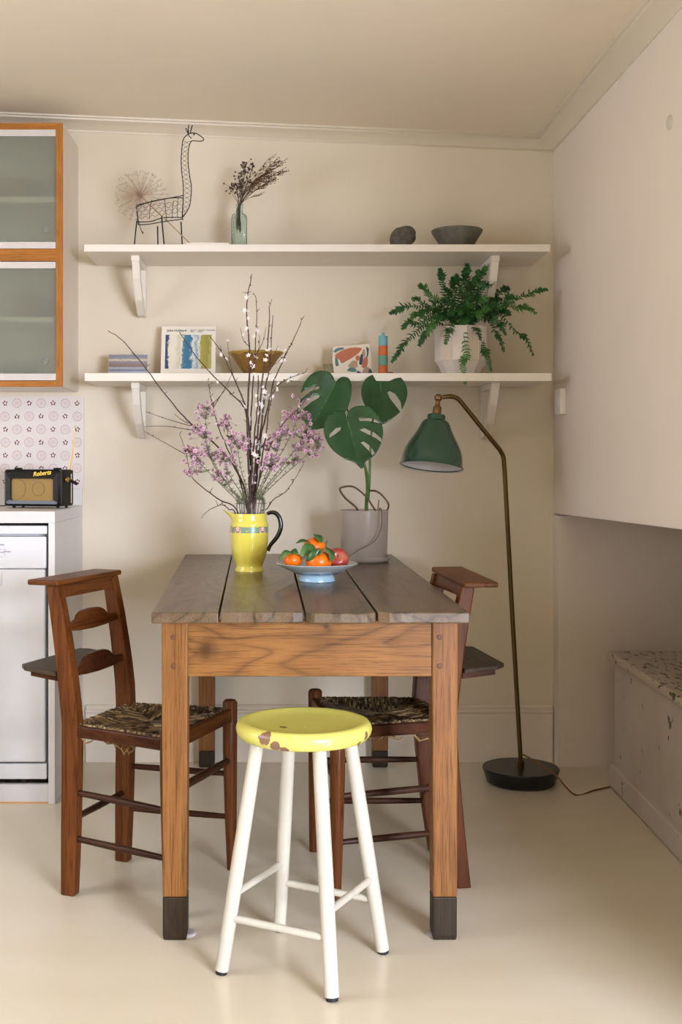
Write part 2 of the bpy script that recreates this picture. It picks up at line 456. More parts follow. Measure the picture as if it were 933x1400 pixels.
# printed splashback
XS = -0.7095
M['tile'] = paint('splashback_white', '#ddd4cc', 0.4, 0.01, 3, 40, 0.02)
M['red1'] = flat('printed_rose', '#b98a80', 0.6); M['red2'] = flat('printed_maroon', '#6b2f2a', 0.6)
sp = struct(MB().box(-2.5, XS, YW - 0.004, YW + 0.0, 1.003, 1.342).build('wall_splashback', M['tile']))
rng = random.Random(3)
for r in range(7):
    for c in range(12):
        x = -0.7325 - c * 0.0442 + rng.uniform(-0.001, 0.001); z = 1.3167 - r * 0.0479 + rng.uniform(-0.001, 0.001)
        if x < -1.02: continue
        y = YW - 0.0042
        mb = MB()
        if (r + c) % 2 == 0:
            for k in range(5):
                a = 2*PI*k/5 + rng.uniform(-.3, .3) + PI/2; rr = 0.0066
                px, pz = x + rr*math.cos(a), z + rr*math.sin(a); s = 0.0029
                mb.loft([[(px + s*math.cos(q)*e, y - h, pz + s*1.15*math.sin(q)*e) for q in [2*PI*j/8 for j in range(8)]] for e, h in ((1, -0.0006), (1, 0.0))])
            mb.build('printed_flower', M['red2'], sp)
        else:
            def dash(rr, a, l, w):
                ca, sa = math.cos(a), math.sin(a)
                P = [(rr - l, -w), (rr + l, -w), (rr + l, w), (rr - l, w)]
                mb.loft([[(x + u*ca - v*sa, y - h, z + u*sa + v*ca) for u, v in P] for h in (-0.0006, 0.0)])
            for k in range(24): dash(0.0158, 2*PI*k/24, 0.0021, 0.0009)
            for k in range(14): dash(0.0082, 2*PI*k/14, 0.0006, 0.0013)
            for k in range(7): dash(0.003, 2*PI*k/7, 0.0011, 0.0007)
            mb.build('printed_ring', M['red1'], sp)

# wall cabinets: two stacked units with sliding frosted panes
XW, YF = -0.7295, 3.997
def fz(py): return EYE - (py - CY) / FPX * YF
def wall_unit(name, label, ztop, zbot, ttop, tbot, za, zb, zc, zd, zs, knob):
    t = thing(name, label, 'cabinet', (XW, YF, zbot), 0, 'wall cabinets')
    D = YW - YF - 0.002; Wd = 0.92; H = ztop - zbot
    side = paint(name + '_cream', '#dfd4c1', 0.5, 0.015)
    f0 = 0.005
    MB().box(-0.018, 0, f0, D, 0, H).build('side_panel', side, t)
    MB().box(-Wd, -Wd + 0.018, f0, D, 0, H).build('side_panel', side, t)
    MB().box(-Wd + 0.018, -0.018, f0, D, 0, 0.018).build('bottom_panel', M['shelf'], t)
    MB().box(-Wd + 0.018, -0.018, f0, D, H - 0.018, H).build('top_panel', side, t)
    MB().box(-Wd + 0.018, -0.018, D - 0.006, D, 0.018, H - 0.018).build('back_panel', M['inside'], t)
    MB().box(-Wd + 0.018, -0.018, 0.045, D - 0.006, zs - 0.018 - zbot, zs - zbot).build('shelf_board', M['inside'], t)
    sw = 0.0242
    MB().box(-sw, 0, 0, f0, 0, H).build('frame_stile', M['cherry_z'], t, bevel=0.0008)
    MB().box(-Wd, -Wd + sw, 0, f0, 0, H).build('frame_stile', M['cherry_z'], t, bevel=0.0008)
    MB().box(-Wd + sw, -sw, 0, f0, H - ttop, H).build('frame_rail', M['cherry'], t, bevel=0.0008)
    MB().box(-Wd + sw, -sw, 0, f0, 0, tbot).build('frame_rail', M['cherry'], t, bevel=0.0008)
    MB().box(-Wd + sw, -sw - 0.001, 0.002, 0.022, zb - zbot, za - zbot).build('sliding_track', M['alu'], t, bevel=0.001)
    MB().box(-Wd + sw, -sw - 0.001, 0.002, 0.022, zd - zbot, zc - zbot).build('sliding_track', M['alu'], t, bevel=0.001)
    for (a, b_, yy) in ((-0.47, -sw - 0.001, 0.008), (-Wd + sw, -0.44, 0.014)):
        pane = MB().box(a, b_, yy, yy + 0.004, zc - zbot, zb - zbot).build('glass_pane', M['frost'], t)
        if yy < 0.01:
            mb = MB(); kx = (knob[0] - CX)/FPX*YF - XW; kz = fz(knob[1]) - zbot
            for (r0, r1, h) in ((0.0115, 0.0095, 0.0025),):
                ring = []
                for (r_, y_) in ((r0, yy), (r0, yy - h), (r1, yy - h), (r1, yy - 0.0005), (0.0001, yy - 0.0005)):
                    ring.append([(kx + r_*math.cos(2*PI*k/20), y_, kz + r_*math.sin(2*PI*k/20)) for k in range(20)])
                mb.loft(ring)
            mb.build('finger_pull', flat('finger_pull', '#7d8074', 0.4), pane, smooth=40)
    return t
wall_unit('wall_cabinet', 'upper wall cabinet with orange wood frame and frosted sliding glass', 2.259, fz(348.6), 0.022, 0.021, fz(176.4), fz(185.8), fz(330.4), fz(339.6), fz(265), (62, 314))
wall_unit('wall_cabinet', 'lower wall cabinet with orange wood frame above the printed splashback', fz(348.5), 1.358, 0.021, 0.020, fz(357.6), fz(366.8), fz(510.6), fz(520), fz(431), (61.5, 493.5))
# what stands behind the frosted glass
def jar(name, label, cat, px, d, zb, r, h, c, box=False):
    x = (px - CX)/FPX*d; t = thing(name, label, cat, (x, d, zb))
    m = flat(name + '_colour', c, 0.5)
    if box:
        MB().box(-r, r, -0.05, 0.05, 0, h*0.8).build('body', m, t, bevel=0.004)
        MB().box(-r*1.03, r*1.03, -0.052, 0.052, h*0.8, h).build('lid', m, t, bevel=0.003)
    else:
        MB().lathe([(0, 0), (r*0.8, 0), (r, h*0.1), (r, h*0.75), (r*0.85, h*0.85)], 20).build('body', m, t, smooth=40)
        MB().lathe([(r*0.85, h*0.85), (r*0.9, h*0.86), (r*0.9, h*0.98), (r*0.2, h), (0, h)], 20).build('lid', m, t, smooth=40)
zs1, zs2 = fz(265), fz(431)
jar('storage_tin', 'tan tin seen blurred behind the upper frosted glass', 'tin', 26, 4.12, zs1, 0.045, 0.075, '#8a7448', True)
jar('storage_jar', 'dark blue jar blurred behind the upper frosted glass', 'jar', 47, 4.12, zs1, 0.024, 0.07, '#2f3d55')
jar('storage_jar', 'small black jar blurred at left behind upper frosted glass', 'jar', 5, 4.12, zs1, 0.02, 0.055, '#2b2b28')
jar('storage_jar', 'brown jar blurred behind the lower frosted glass', 'jar', 40, 4.12, zs2, 0.035, 0.10, '#7e6240')
jar('storage_jar', 'blue jar blurred at right behind the lower frosted glass', 'jar', 68, 4.12, zs2, 0.026, 0.07, '#33465f')
jar('storage_tin', 'grey round-topped tin in the bottom of the lower glazed cabinet', 'tin', 29, 4.12, 1.376, 0.06, 0.07, '#4c5456', False)

# radio
M['rblack'] = flat('radio_black_leather', '#0c0c0b', 0.5, spec=0.25)
M['rgloss'] = flat('radio_black_gloss', '#08090a', 0.16, spec=0.4)
M['gold'] = flat('brass_gold', '#c9a13f', 0.3, 0.85)
M['cream'] = flat('cream_trim', '#e8dcc0', 0.4)
def grille_mat():
    m, nt, b = new_mat('grille_cloth'); v = coords(nt)
    w = nt.nodes.new('ShaderNodeTexWave'); w.inputs['Scale'].default_value = 160; w.bands_direction = 'X'
    nt.links.new(v, w.inputs['Vector'])
    c = ramp(nt, w.outputs['Fac'], [(0, col('#7d602d')), (1, col('#b08e4e'))])
    nt.links.new(c, b.inputs['Base Color']); b.inputs['Roughness'].default_value = 0.6
    return m
rz = math.radians(-16)
ra = thing('radio', 'black retro portable radio with brass grille on the white counter', 'radio', (-0.736, 3.985, 0.942), rz)
rw, rh, rd = 0.214, 0.126, 0.105      # local: right front corner at the origin, front faces -y
MB().box(-rw, 0, 0.014, rd, 0.007, rh + 0.007).build('case', M['rblack'], ra, bevel=0.008, seg=3)
fr = MB()
o_ = [(-rw, 0.007), (0, 0.007), (0, rh + 0.007), (-rw, rh + 0.007)]
i_ = [(-rw + 0.026, 0.026), (-0.026, 0.026), (-0.026, rh - 0.024), (-rw + 0.026, rh - 0.024)]
def rr_(P, r):
    xs = [p[0] for p in P]; zs = [p[1] for p in P]; x0, x1, z0, z1 = min(xs), max(xs), min(zs), max(zs); out = []
    for (cx, cz, a0) in ((x0+r, z0+r, PI), (x1-r, z0+r, 1.5*PI), (x1-r, z1-r, 0), (x0+r, z1-r, 0.5*PI)):
        for k in range(5): a = a0 + k*PI/8; out.append((cx + r*math.cos(a), cz + r*math.sin(a)))
    return out
O, I = rr_(o_, 0.010), rr_(i_, 0.006)
O2 = rr_([(p[0]*1.0, p[1]) for p in [(-rw+0.008, 0.015), (-0.008, 0.015), (-0.008, rh-0.001), (-rw+0.008, rh-0.001)]], 0.009)
fr.loft([[(x, 0.016, z) for x, z in O], [(x, 0.004, z) for x, z in O], [(x, -0.004, z) for x, z in O2], [(x, -0.002, z) for x, z in I], [(x, 0.008, z) for x, z in I]], cap=False)
fr.build('front_frame', M['rgloss'], ra, smooth=35)
gr = MB().box(-rw + 0.024, -0.024, 0.006, 0.012, 0.024, rh - 0.022).build('grille', grille_mat(), ra)
for (cx, r) in ((-rw*0.80, 0.038), (-rw*0.40, 0.024)):
    mb = MB(); cz = 0.066
    mb.loft([[(cx + q*math.cos(2*PI*k/28), y, cz + q*math.sin(2*PI*k/28)) for k in range(28)] for q, y in ((r, 0.0062), (r, 0.0052), (r-0.0015, 0.0052), (r-0.0015, 0.0062))], cap=False)
    mb.build('speaker_ring', flat('ring_ochre', '#6f5526', 0.5), gr)
text_part('logo', 'Roberts', 0.021, M['gold'], ra, (-rw*0.47, -0.0040, rh - 0.0165), (PI/2 + 0.0, -0.12, 0), shear=0.35, extrude=0.0008)
for k in (-rw*0.83, -rw*0.13):
    MB().box(k - 0.009, k + 0.009, 0.02, 0.05, rh + 0.006, rh + 0.013).build('handle_lug', M['rblack'], ra, bevel=0.002)
for k in (-rw*0.88, -rw*0.1):
    for y in (0.025, 0.09): MB().lathe([(0, 0), (0.005, 0), (0.006, 0.008), (0, 0.008)], 10, (k, y, 0)).build('foot', M['black'], ra)
MB().box(-0.001, 0.0015, rd - 0.024, rd - 0.020, 0.016, rh - 0.008).build('side_trim', M['cream'], ra)
st = MB(); st.tube([(0.004, 0.050, 0.096), (0.006, rd - 0.03, 0.093), (0.008, rd + 0.004, 0.083)], 0.006, 8); st.build('strap', M['rblack'], ra, smooth=60)
MB().ball((0.004, 0.046, 0.098), (0.005, 0.014, 0.009), 12, 8).build('strap_stud', M['gold'], ra, smooth=60)
an = MB(); an.tube([(-0.006, rd - 0.02, rh), (0.004, rd - 0.02, rh + 0.055), (0.014, rd - 0.02, rh + 0.155)], [0.0024, 0.0022, 0.0015], 8); an.ball((0.014, rd-0.02, rh+0.156), 0.0026, 8, 6)
an.build('antenna', M['gold'], ra, smooth=60)
cb = MB(); cb.tube(catmull([(-rw + 0.01, rd*0.7, 0.02), (-rw - 0.03, rd*0.6, 0.006), (-rw - 0.12, rd*0.5, 0.004), (-rw - 0.25, rd*0.6, 0.004)]), 0.0018, 6); cb.build('power_cable', M['rblack'], ra, smooth=60)

# ================================================================ wall shelves
ZU, ZUb, ZL, ZLb, YS = 1.8465, 1.8214, 1.4055, 1.378, 4.008
def shelf(label, x0, x1, zb, zt, bx):
    t = thing('wall_shelf', label, 'shelf', (0, YW, zb), 0, 'white wall shelves')
    MB().box(x0, x1, YS - YW, -0.001, 0, zt - zb).build('shelf_board', M['shelf'], t, bevel=0.0015)
    for X in bx:
        br = bpy.data.objects.new('bracket', None)
        a = 0.0145
        m = MB(); m.box(X-a, X+a, -0.024, -0.001, -0.190, 0.0)                      # against the wall
        m.box(X-a, X+a, -0.228, -0.024, -0.020, 0.0)                                # under the board
        P = [(-0.222, -0.020), (-0.196, -0.020), (-0.150, -0.068), (-0.095, -0.118), (-0.024, -0.158), (-0.024, -0.186), (-0.060, -0.180), (-0.120, -0.138), (-0.178, -0.080)]
        P = [(-0.224, -0.020), (-0.192, -0.020), (-0.163, -0.062), (-0.112, -0.118), (-0.024, -0.160), (-0.024, -0.190), (-0.052, -0.188), (-0.130, -0.142), (-0.190, -0.076)]
        m.prism(P, lambda u, v, w: (w, u, v), X - a*0.9, X + a*0.9)
        m.build('bracket', M['shelf'], t, bevel=0.0015)
        bpy.data.objects.remove(br)
    return t
shelf('upper white wall shelf holding the wire giraffe and the stone', -0.659, 0.939, ZUb, ZU, (-0.492, 0.765))
shelf('lower white wall shelf holding the fern and the art print', -0.657, 0.944, ZLb, ZL, (-0.492, 0.765))

# ================================================================ table
M['top'] = wood('table_top_oak', '#241a10', '#66523a', '#725d43', 'y', 5.0, 0.30, 0.25, 0.6, wear='#cfc6b8', wearpos=0.745, bstr=0.3, figure=0.62, spec=0.5)
M['leg_w'] = wood('table_leg_oak', '#4a2d11', '#835529', '#94642f', 'z', 9, 0.42, 0.06, 0.4, bstr=0.35, figure=0.25)
M['apron'] = wood('table_apron_oak', '#4f3112', '#895b2a', '#9a6a35', 'x', 5, 0.42, 0.30, 0.55, bstr=0.25, figure=0.5, spots=[((-0.22, -0.557, 0.668), 0.034, '#4c2f10'), ((0.055, -0.557, 0.722), 0.010, '#4c2f10')])
M['leg_d'] = wood('table_foot_dark', '#1c140a', '#302313', '#3c2d1a', 'z', 14, 0.5, 0.06, 1.2)
M['peg'] = flat('peg_dark', '#5a3518', 0.6)
tb = thing('dining_table', 'old oak farmhouse table with a dark plank top', 'table', (0.06, 3.25, 0))
def T(x, y, z): return (x - 0.06, y - 3.25, z)
ZT, ZTb = 0.7626, 0.738
fx = [-0.2806, -0.128, 0.064, 0.2264, 0.435]; rx = [-0.3326, -0.162, 0.050, 0.216, 0.4238]
ygap = 0.0024
rng = random.Random(11)
YT0, YT1 = 2.626, 4.288
for k in range(4):
    f0, f1, r0, r1 = fx[k] + ygap*(k > 0), fx[k+1] - ygap*(k < 3), rx[k] + ygap*0.8*(k > 0), rx[k+1] - ygap*0.8*(k < 3)
    n = 9; dz = (0, 0.0015, -0.001, 0.0005)[k]
    front = []
    for i in range(n):
        t_ = i/(n-1); e = 0
        if (k in (1,) and i == n-1) or (k == 2 and i in (0, n-1)) or (k == 3 and i == 0): e = 0.009
        front.append((f0 + (f1-f0)*t_, YT0 + rng.uniform(-0.0006, 0.0006) + e))
    outl = front + [(f1*0.5 + r1*0.5 + rng.uniform(-.001, .001), (YT0+YT1)/2), (r1, YT1), (r0, YT1), (f0*0.5 + r0*0.5 + rng.uniform(-.001, .001), (YT0+YT1)/2)]
    mb = MB(); mb.prism(outl, lambda u, v, w: T(u, v, w), ZTb + dz*0.3, ZT + dz)
    mb.build('plank', M['top'], tb, bevel=0.003, seg=2)
LW = 0.0605
for (x, y, front) in ((-0.2637 + LW/2, 2.687 + LW/2, 1), (0.418 - LW/2, 2.687 + LW/2, 1), (-0.2816 + LW/2, 4.21 + LW/2, 0), (0.405 - LW/2, 4.21 + LW/2, 0)):
    bx_, by_, _ = T(x, y, 0)
    ch = 0.10 if front else 0.06
    lg = MB(); w2 = LW*0.93
    lg.stack([(bx_, by_, ch, w2, w2), (bx_, by_, 0.58, LW*0.99, LW*0.99), (bx_, by_, ZTb - 0.0005, LW, LW)])
    lo = lg.build('leg', M['leg_w'], tb, bevel=0.004)
    MB().stack([(bx_, by_, 0.001, w2*0.94, w2*0.94), (bx_, by_, 0.012, w2*0.99, w2*0.99), (bx_, by_, ch, w2*0.995, w2*0.995)]).build('dark_foot', M['leg_d'], lo, bevel=0.003)
    if front:
        for zz in (0.698, 0.632):
            s = -0.003 if x < 0 else -0.012
            P = MB(); P.loft([[(bx_ + s + 0.0065*math.cos(2*PI*k/7+.3), by_ - LW/2 + yy, zz + 0.0065*math.sin(2*PI*k/7+.3)) for k in range(7)] for yy in (0.006, -0.0022)])
            P.build('peg', M['peg'], lo, bevel=0.001)
        MB().lathe([(0, 0), (0.022, 0), (0.023, 0.004), (0.018, 0.006), (0, 0.006)], 18, (bx_ + (0.024 if x < 0 else -0.016), by_ + 0.012, 0)).build('felt_pad', flat('felt_lilac', '#cdc2c4', 0.9), lo)
a0, a1 = -0.2637 + LW - 0.002, 0.418 - LW + 0.002
MB().box(a0 - 0.06, a1 - 0.06, 2.693 - 3.25, 2.716 - 3.25, 0.607, ZTb - 0.002).build('apron', M['apron'], tb, bevel=0.002)
MB().box(a0 - 0.07, a1 - 0.07, 4.24 - 3.25, 4.262 - 3.25, 0.607, ZTb - 0.002).build('apron', M['apron'], tb, bevel=0.002)
sd = wood('table_side_apron', '#4a2b12', '#653d1c', '#724822', 'y', 12, 0.45, 0.1, 2)
for (xf, xr) in ((-0.255, -0.272), (0.409, 0.396)):
    m = MB(); h = 0.011
    m.loft([[T(xf-h, 2.745, .60), T(xf+h, 2.745, .60), T(xf+h, 2.745, ZTb-.002), T(xf-h, 2.745, ZTb-.002)], [T(xr-h, 4.212, .60), T(xr+h, 4.212, .60), T(xr+h, 4.212, ZTb-.002), T(xr-h, 4.212, ZTb-.002)]])
    m.build('apron', sd, tb)

# ================================================================ chapel chairs
M['ch_z'] = wood('chair_wood_upright', '#351809', '#603517', '#70411f', 'z', 9, 0.36, 0.06, 0.4, wear='#b98a5a', wearpos=0.76, bstr=0.15, spec=0.12)
M['ch_y'] = wood('chair_wood_cross', '#3a1d0c', '#643819', '#764721', 'y', 8, 0.36, 0.12, 0.4, bstr=0.15, spec=0.12)
M['ch_x'] = wood('chair_wood_rail', '#281208', '#4a2613', '#58321a', 'x', 9, 0.35, 0.08, 0.4, bstr=0.15, spec=0.12)
M['ch_t'] = wood('chair_tray_grey', '#2c241c', '#443829', '#524535', 'y', 8, 0.45, 0.1, 0.4, spec=0.12)
M['ch_s'] = wood('chair_stretcher', '#25140c', '#3f2518', '#4b3020', 'x', 9, 0.35, 0.1, 0.4, spec=0.12)
M['rush'] = leafmat('rush_dark', '#2a1d12', '#4d3822', 0.7, 60); M['rush2'] = leafmat('rush_mid', '#5a4328', '#7d6238', 0.7, 60)
M['rush3'] = leafmat('rush_pale', '#93784a', '#b59a66', 0.7, 60); M['straw'] = leafmat('loose_straw', '#7a5a2c', '#b4925a', 0.7, 40)
RH, FH, DP, SZ = 0.137, 0.182, 0.295, 0.435
def make_chair(label, lean, splay):
    def xp(z): return -lean * (max(0, z - SZ) / 0.365)**1.35 - (splay * ((SZ - z) / SZ)**1.5 if z < SZ else 0)
    t = thing('chapel_chair', label, 'chair', (0, 0, 0), 0, 'chapel chairs at the table')
    for s in (-1, 1):                                                    # rear posts
        y = s*RH; m = MB()
        m.stack([(xp(z), y*(1 + 0.02*(z > SZ)) , z, wx, wy) for z, wx, wy in ((0, 0.038, 0.032), (0.15, 0.044, 0.034), (0.30, 0.046, 0.035), (0.37, 0.047, 0.035), (SZ, 0.047, 0.035), (0.49, 0.047, 0.035), (0.55, 0.046, 0.034), (0.61, 0.044, 0.033), (0.68, 0.042, 0.032), (0.786, 0.036, 0.030))])
        m.build('rear_leg', M['ch_z'], t, bevel=0.004)
    for s in (-1, 1):                                                    # front legs
        y = s*FH; m = MB()
        m.tube([(DP + 0.004, y*1.01, 0), (DP + 0.002, y, 0.15), (DP, y, 0.32), (DP, y, 0.452), (DP, y, 0.458)], [0.0125, 0.0165, 0.0195, 0.020, 0.015], 16)
        m.build('front_leg', M['ch_z'], t, smooth=40)
    # seat rails
    def rail(p, q, h0, h1, th, mat, nm='seat_rail'):
        p, q = Vector(p), Vector(q); d = (q-p).normalized(); n = Vector((d.y, -d.x, 0)) * th/2
        m = MB(); m.loft([[e - n + Vector((0,0,h0)), e + n + Vector((0,0,h0)), e + n + Vector((0,0,h1)), e - n + Vector((0,0,h1))] for e in (p, q)])
        m.build(nm, mat, t, bevel=0.003)
    rail((0.018, -RH - 0.008, 0), (DP - 0.012, -FH - 0.008, 0), SZ - 0.030, SZ - 0.001, 0.014, M['ch_x'])
    rail((0.018, RH + 0.008, 0), (DP - 0.012, FH + 0.008, 0), SZ - 0.030, SZ - 0.001, 0.014, M['ch_x'])
    rail((DP + 0.006, -FH + 0.015, 0), (DP + 0.006, FH - 0.015, 0), SZ - 0.034, SZ + 0.002, 0.014, M['ch_y'])
    rail((0.0, -RH + 0.014, 0), (0.0, RH - 0.014, 0), SZ - 0.030, SZ - 0.004, 0.016, M['ch_y'])
    # rush seat: strands run from each rail to the diagonals
    rg = random.Random(5); m = MB()
    C = Vector((DP*0.5, 0, 0)); cor = [Vector((0.010, -RH, 0)), Vector((DP - 0.004, -FH + 0.002, 0)), Vector((DP - 0.004, FH - 0.002, 0)), Vector((0.010, RH, 0))]
    for i in range(4):
        A, B = cor[i], cor[(i+1) % 4]; L = (B-A).length; u = (B-A)/L
        n = Vector((-u.y, u.x, 0)); dist = (C-A).dot(n); tc_ = (C-A).dot(u)/L
        N = int(L/0.0055)
        for k in range(N):
            t_ = (k + 0.5)/N; ln = dist * (t_/tc_ if t_ < tc_ else (1-t_)/(1-tc_))
            P = A + u*(t_*L) ; rr = 0.0034*rg.uniform(0.8, 1.15); jz = rg.uniform(-0.001, 0.0014)
            pts = [P - n*0.006 + Vector((0,0,-0.014)), P + n*0.002 + Vector((0,0,0.001+jz)), P + n*(ln*0.5 + 0.002) + Vector((0,0,-0.006+jz)), P + n*(ln + 0.004) + Vector((0,0,-0.012 + jz))]
            pts = [p + Vector((0,0,SZ)) for p in pts]
            pts2 = [pts[1].lerp(pts[2], f) for f in (0, .33, .66)] + [pts[2].lerp(pts[3], f) for f in (0, .5, 1)]
            m.tube([pts[0], pts[1]], rr, 5, rg.choice((0, 1, 1, 2)))
            for a_, b2 in zip(pts2[:-1], pts2[1:]): m.tube([a_, b2], rr, 5, rg.choice((0, 0, 1, 1, 2)))
    stuff(m.build('rush_seat', [M['rush'], M['rush2'], M['rush3']], t, smooth=60))
    m = MB(); m.loft([[(c.x, c.y, SZ - 0.034) for c in cor], [(c.x, c.y, SZ - 0.016) for c in cor]])
    m.lathe([(0, -0.018), (0.05, -0.016), (0.085, -0.008), (0.11, 0.003), (0, 0.004)], 16, (DP*0.5, 0, SZ - 0.034))
    m.build('rush_underside', M['rush'], t)
    m = MB()
    for k in range(46):                                                  # loose straw under the seat
        a = Vector((rg.uniform(0.02, DP-0.02), rg.uniform(-0.14, 0.14), SZ - 0.032)); q = rg.uniform(0, 2*PI); l = rg.uniform(0.03, 0.075)
        d = Vector((math.cos(q), math.sin(q), 0))*l
        m.tube([a, a + d*0.4 + Vector((0,0,-0.016*rg.random()-0.006)), a + d*0.8 + Vector((0,0,-0.022*rg.random()-0.008)), a + d + Vector((0,0,-0.012))], [0.0026, 0.0028, 0.0022, 0.001], 4)
    stuff(m.build('loose_straw', M['straw'], t))
    # back: top board, rail beneath, two shaped slats, book tray
    xt = xp(0.79)
    m = MB(); P = [(xt - 0.066, -0.166), (xt + 0.024, -0.164), (xt + 0.024, 0.164), (xt - 0.066, 0.166)]
    m.prism(P, lambda u, v, w: (u, v, w), 0.786, 0.800); m.build('top_board', M['ch_y'], t, bevel=0.004)
    m = MB(); m.loft([[(xp(z) - 0.009, -RH*0.98, z), (xp(z) + 0.011, -RH*0.98, z), (xp(z) + 0.011, RH*0.98, z), (xp(z) - 0.009, RH*0.98, z)] for z in (0.752, 0.786)])
    m.build('top_rail', M['ch_y'], t, bevel=0.002)
    def slat(z0, hh, nm, mat):
        w = RH*0.96
        prof = [(-w, 0.000), (-w*0.5, -0.006), (0, -0.008), (w*0.5, -0.006), (w, 0.0), (w, 0.018), (w*0.72, 0.019), (w*0.58, 0.024), (w*0.50, 0.034), (w*0.42, hh-0.004), (w*0.30, hh), (0, hh + 0.002), (-w*0.30, hh), (-w*0.42, hh-0.004), (-w*0.50, 0.034), (-w*0.58, 0.024), (-w*0.72, 0.019), (-w, 0.018)]
        m = MB(); m.prism(prof, lambda u, v, k: (xp(z0 + v) + k, u, z0 + v), -0.002, 0.011)
        m.build(nm, mat, t, bevel=0.0025)
    slat(0.668, 0.043, 'back_slat', M['ch_y']); slat(0.555, 0.043, 'back_slat', M['ch_x'])
    zt = 0.556; xb = xp(zt)
    P = [(xb - 0.005, -RH+0.018), (xb - 0.028, -RH+0.018), (xb - 0.028, -RH-0.02), (xb - 0.118, -RH-0.022), (xb - 0.140, -RH-0.002), (xb - 0.140, RH+0.002), (xb - 0.118, RH+0.022), (xb - 0.028, RH+0.02), (xb - 0.028, RH-0.018), (xb - 0.005, RH-0.018)]
    m = MB(); m.prism(P, lambda u, v, w: (u, v, w - (u - xb)*0.10), zt - 0.004, zt + 0.008)
    tr = m.build('book_tray', M['ch_t'], t, bevel=0.003)
    P2 = [(xb - 0.030, -RH+0.006), (xb - 0.120, -RH+0.008), (xb - 0.120, RH-0.008), (xb - 0.030, RH-0.006)]
    m = MB(); m.prism(P2, lambda u, v, w: (u, v, w - (u - xb)*0.10), zt - 0.022, zt - 0.004); m.build('tray_lip', M['ch_x'], tr, bevel=0.002)
    # stretchers
    def bar(p, q, r=0.0085, mat='ch_s'):
        p, q = Vector(p), Vector(q); m = MB()
        m.tube([p, p.lerp(q, .15), p.lerp(q, .5), p.lerp(q, .85), q], [r*0.8, r*0.95, r*1.1, r*0.95, r*0.8], 10); m.build('stretcher', M[mat], t, smooth=60)
    for s in (-1, 1):
        bar((xp(.262), s*RH, .262), (DP, s*FH, .258)); bar((xp(.143), s*RH, .145), (DP, s*FH, .142))
    bar((xp(.19), -RH, .19), (xp(.19), RH, .19)); bar((DP, -FH, .296), (DP, FH, .296), 0.010)
    return t
chair = make_chair('chapel chair left of the table, reddish wood, rush seat, facing right', 0.054, 0.008)
chair.location = (-0.467, 3.105, 0); chair.rotation_euler = (0, 0, math.radians(-22))
ch2 = make_chair('chapel chair right of the table, partly hidden behind its leg, facing left', 0.056, 0.042)
ch2.location = (0.425, 3.165, 0); ch2.rotation_euler = (0, 0, math.radians(187))
for c_ in ch2.children:
    if c_.name.startswith('top_board'): c_.rotation_euler = (-0.035, 0, 0)
# ================================================================ stool
M['yel'] = chipped('stool_yellow_paint', '#dbd56c', '#86624a', '#ebe8d6', 0.70, 0.675, 16.0, 0.25, (1, 1, 1), sscale=52,
    spots=[((-0.082, -0.117, 0.522), 0.016), ((-0.062, -0.131, 0.508), 0.013), ((-0.045, -0.136, 0.500), 0.012), ((0.128, -0.066, 0.515), 0.010), ((-0.045, -0.03, 0.526), 0.009), ((0.118, -0.088, 0.502), 0.007)])
M['ivory'] = chipped('stool_white_paint', '#cac3b2', '#b9ad98', '#d8cfbd', 0.76, 0.74, 30, 0.3)
M['rubber'] = flat('black_rubber', '#1a1817', 0.7)
stl = thing('stool', 'tall round stool with chipped yellow seat and white legs', 'stool', (0.0606, 2.57, 0))
MB().lathe([(0, 0.496), (0.132, 0.496), (0.141, 0.500), (0.147, 0.508), (0.1495, 0.517), (0.148, 0.525), (0.143, 0.532), (0.135, 0.5345), (0.127, 0.534), (0.118, 0.531), (0.09, 0.527), (0.05, 0.525), (0, 0.5245)], 64).build('seat', M['yel'], stl, smooth=60)
A0 = math.radians(16.6)
def leg_at(k, z):
    a = A0 + k*PI/2; r = 0.187 + (0.105 - 0.187) * z/0.50
    return Vector((r*math.cos(a), r*math.sin(a), z))
for k in range(4):
    m = MB(); m.tube([leg_at(k, 0.008), leg_at(k, 0.12), leg_at(k, 0.25), leg_at(k, 0.38), leg_at(k, 0.499)], [0.0150, 0.0155, 0.0160, 0.0155, 0.0150], 20)
    lo = m.build('leg', M['ivory'], stl, smooth=50)
    m = MB(); m.tube([leg_at(k, 0.0), leg_at(k, 0.009)], [0.0125, 0.0135], 16); m.build('rubber_foot', M['rubber'], lo, smooth=40)
for (a, b_, z) in ((2, 3, 0.119), (3, 0, 0.170), (0, 1, 0.121), (1, 2, 0.168)):
    m = MB(); m.tube([leg_at(a, z), leg_at(b_, z)], 0.0082, 14); m.build('stretcher', M['ivory'], stl, smooth=50)

# ================================================================ chest in the recess
M['chestp'] = chipped('chest_old_paint', '#d2c6b8', '#3a2a20', '#a8937d', 0.655, 0.69, 19, 0.45, (1, 1, 0.7), sscale=34)
M['chestl'] = chipped('chest_lid_paint', '#c4b7a2', '#3d3026', '#8d7a64', 0.585, 0.64, 30, 0.45, (2.4, 0.7, 1), sscale=45)
cs = thing('blanket_chest', 'old cream painted chest with chipped paint in the low recess', 'chest', (1.139, 3.99, 0), math.radians(-1.7))
L_, Dp_ = 1.12, 0.50
MB().box(0.012, Dp_, -L_, -0.010, 0.012, 0.428).build('body', M['chestp'], cs, bevel=0.003)
MB().box(-0.006, Dp_ + 0.012, -L_ - 0.006, 0.0, 0.001, 0.076).build('plinth', M['chestp'], cs, bevel=0.006, seg=3)
MB().box(-0.012, Dp_ + 0.012, -L_ - 0.012, 0.010, 0.428, 0.4575).build('lid', M['chestl'], cs, bevel=0.010, seg=4)

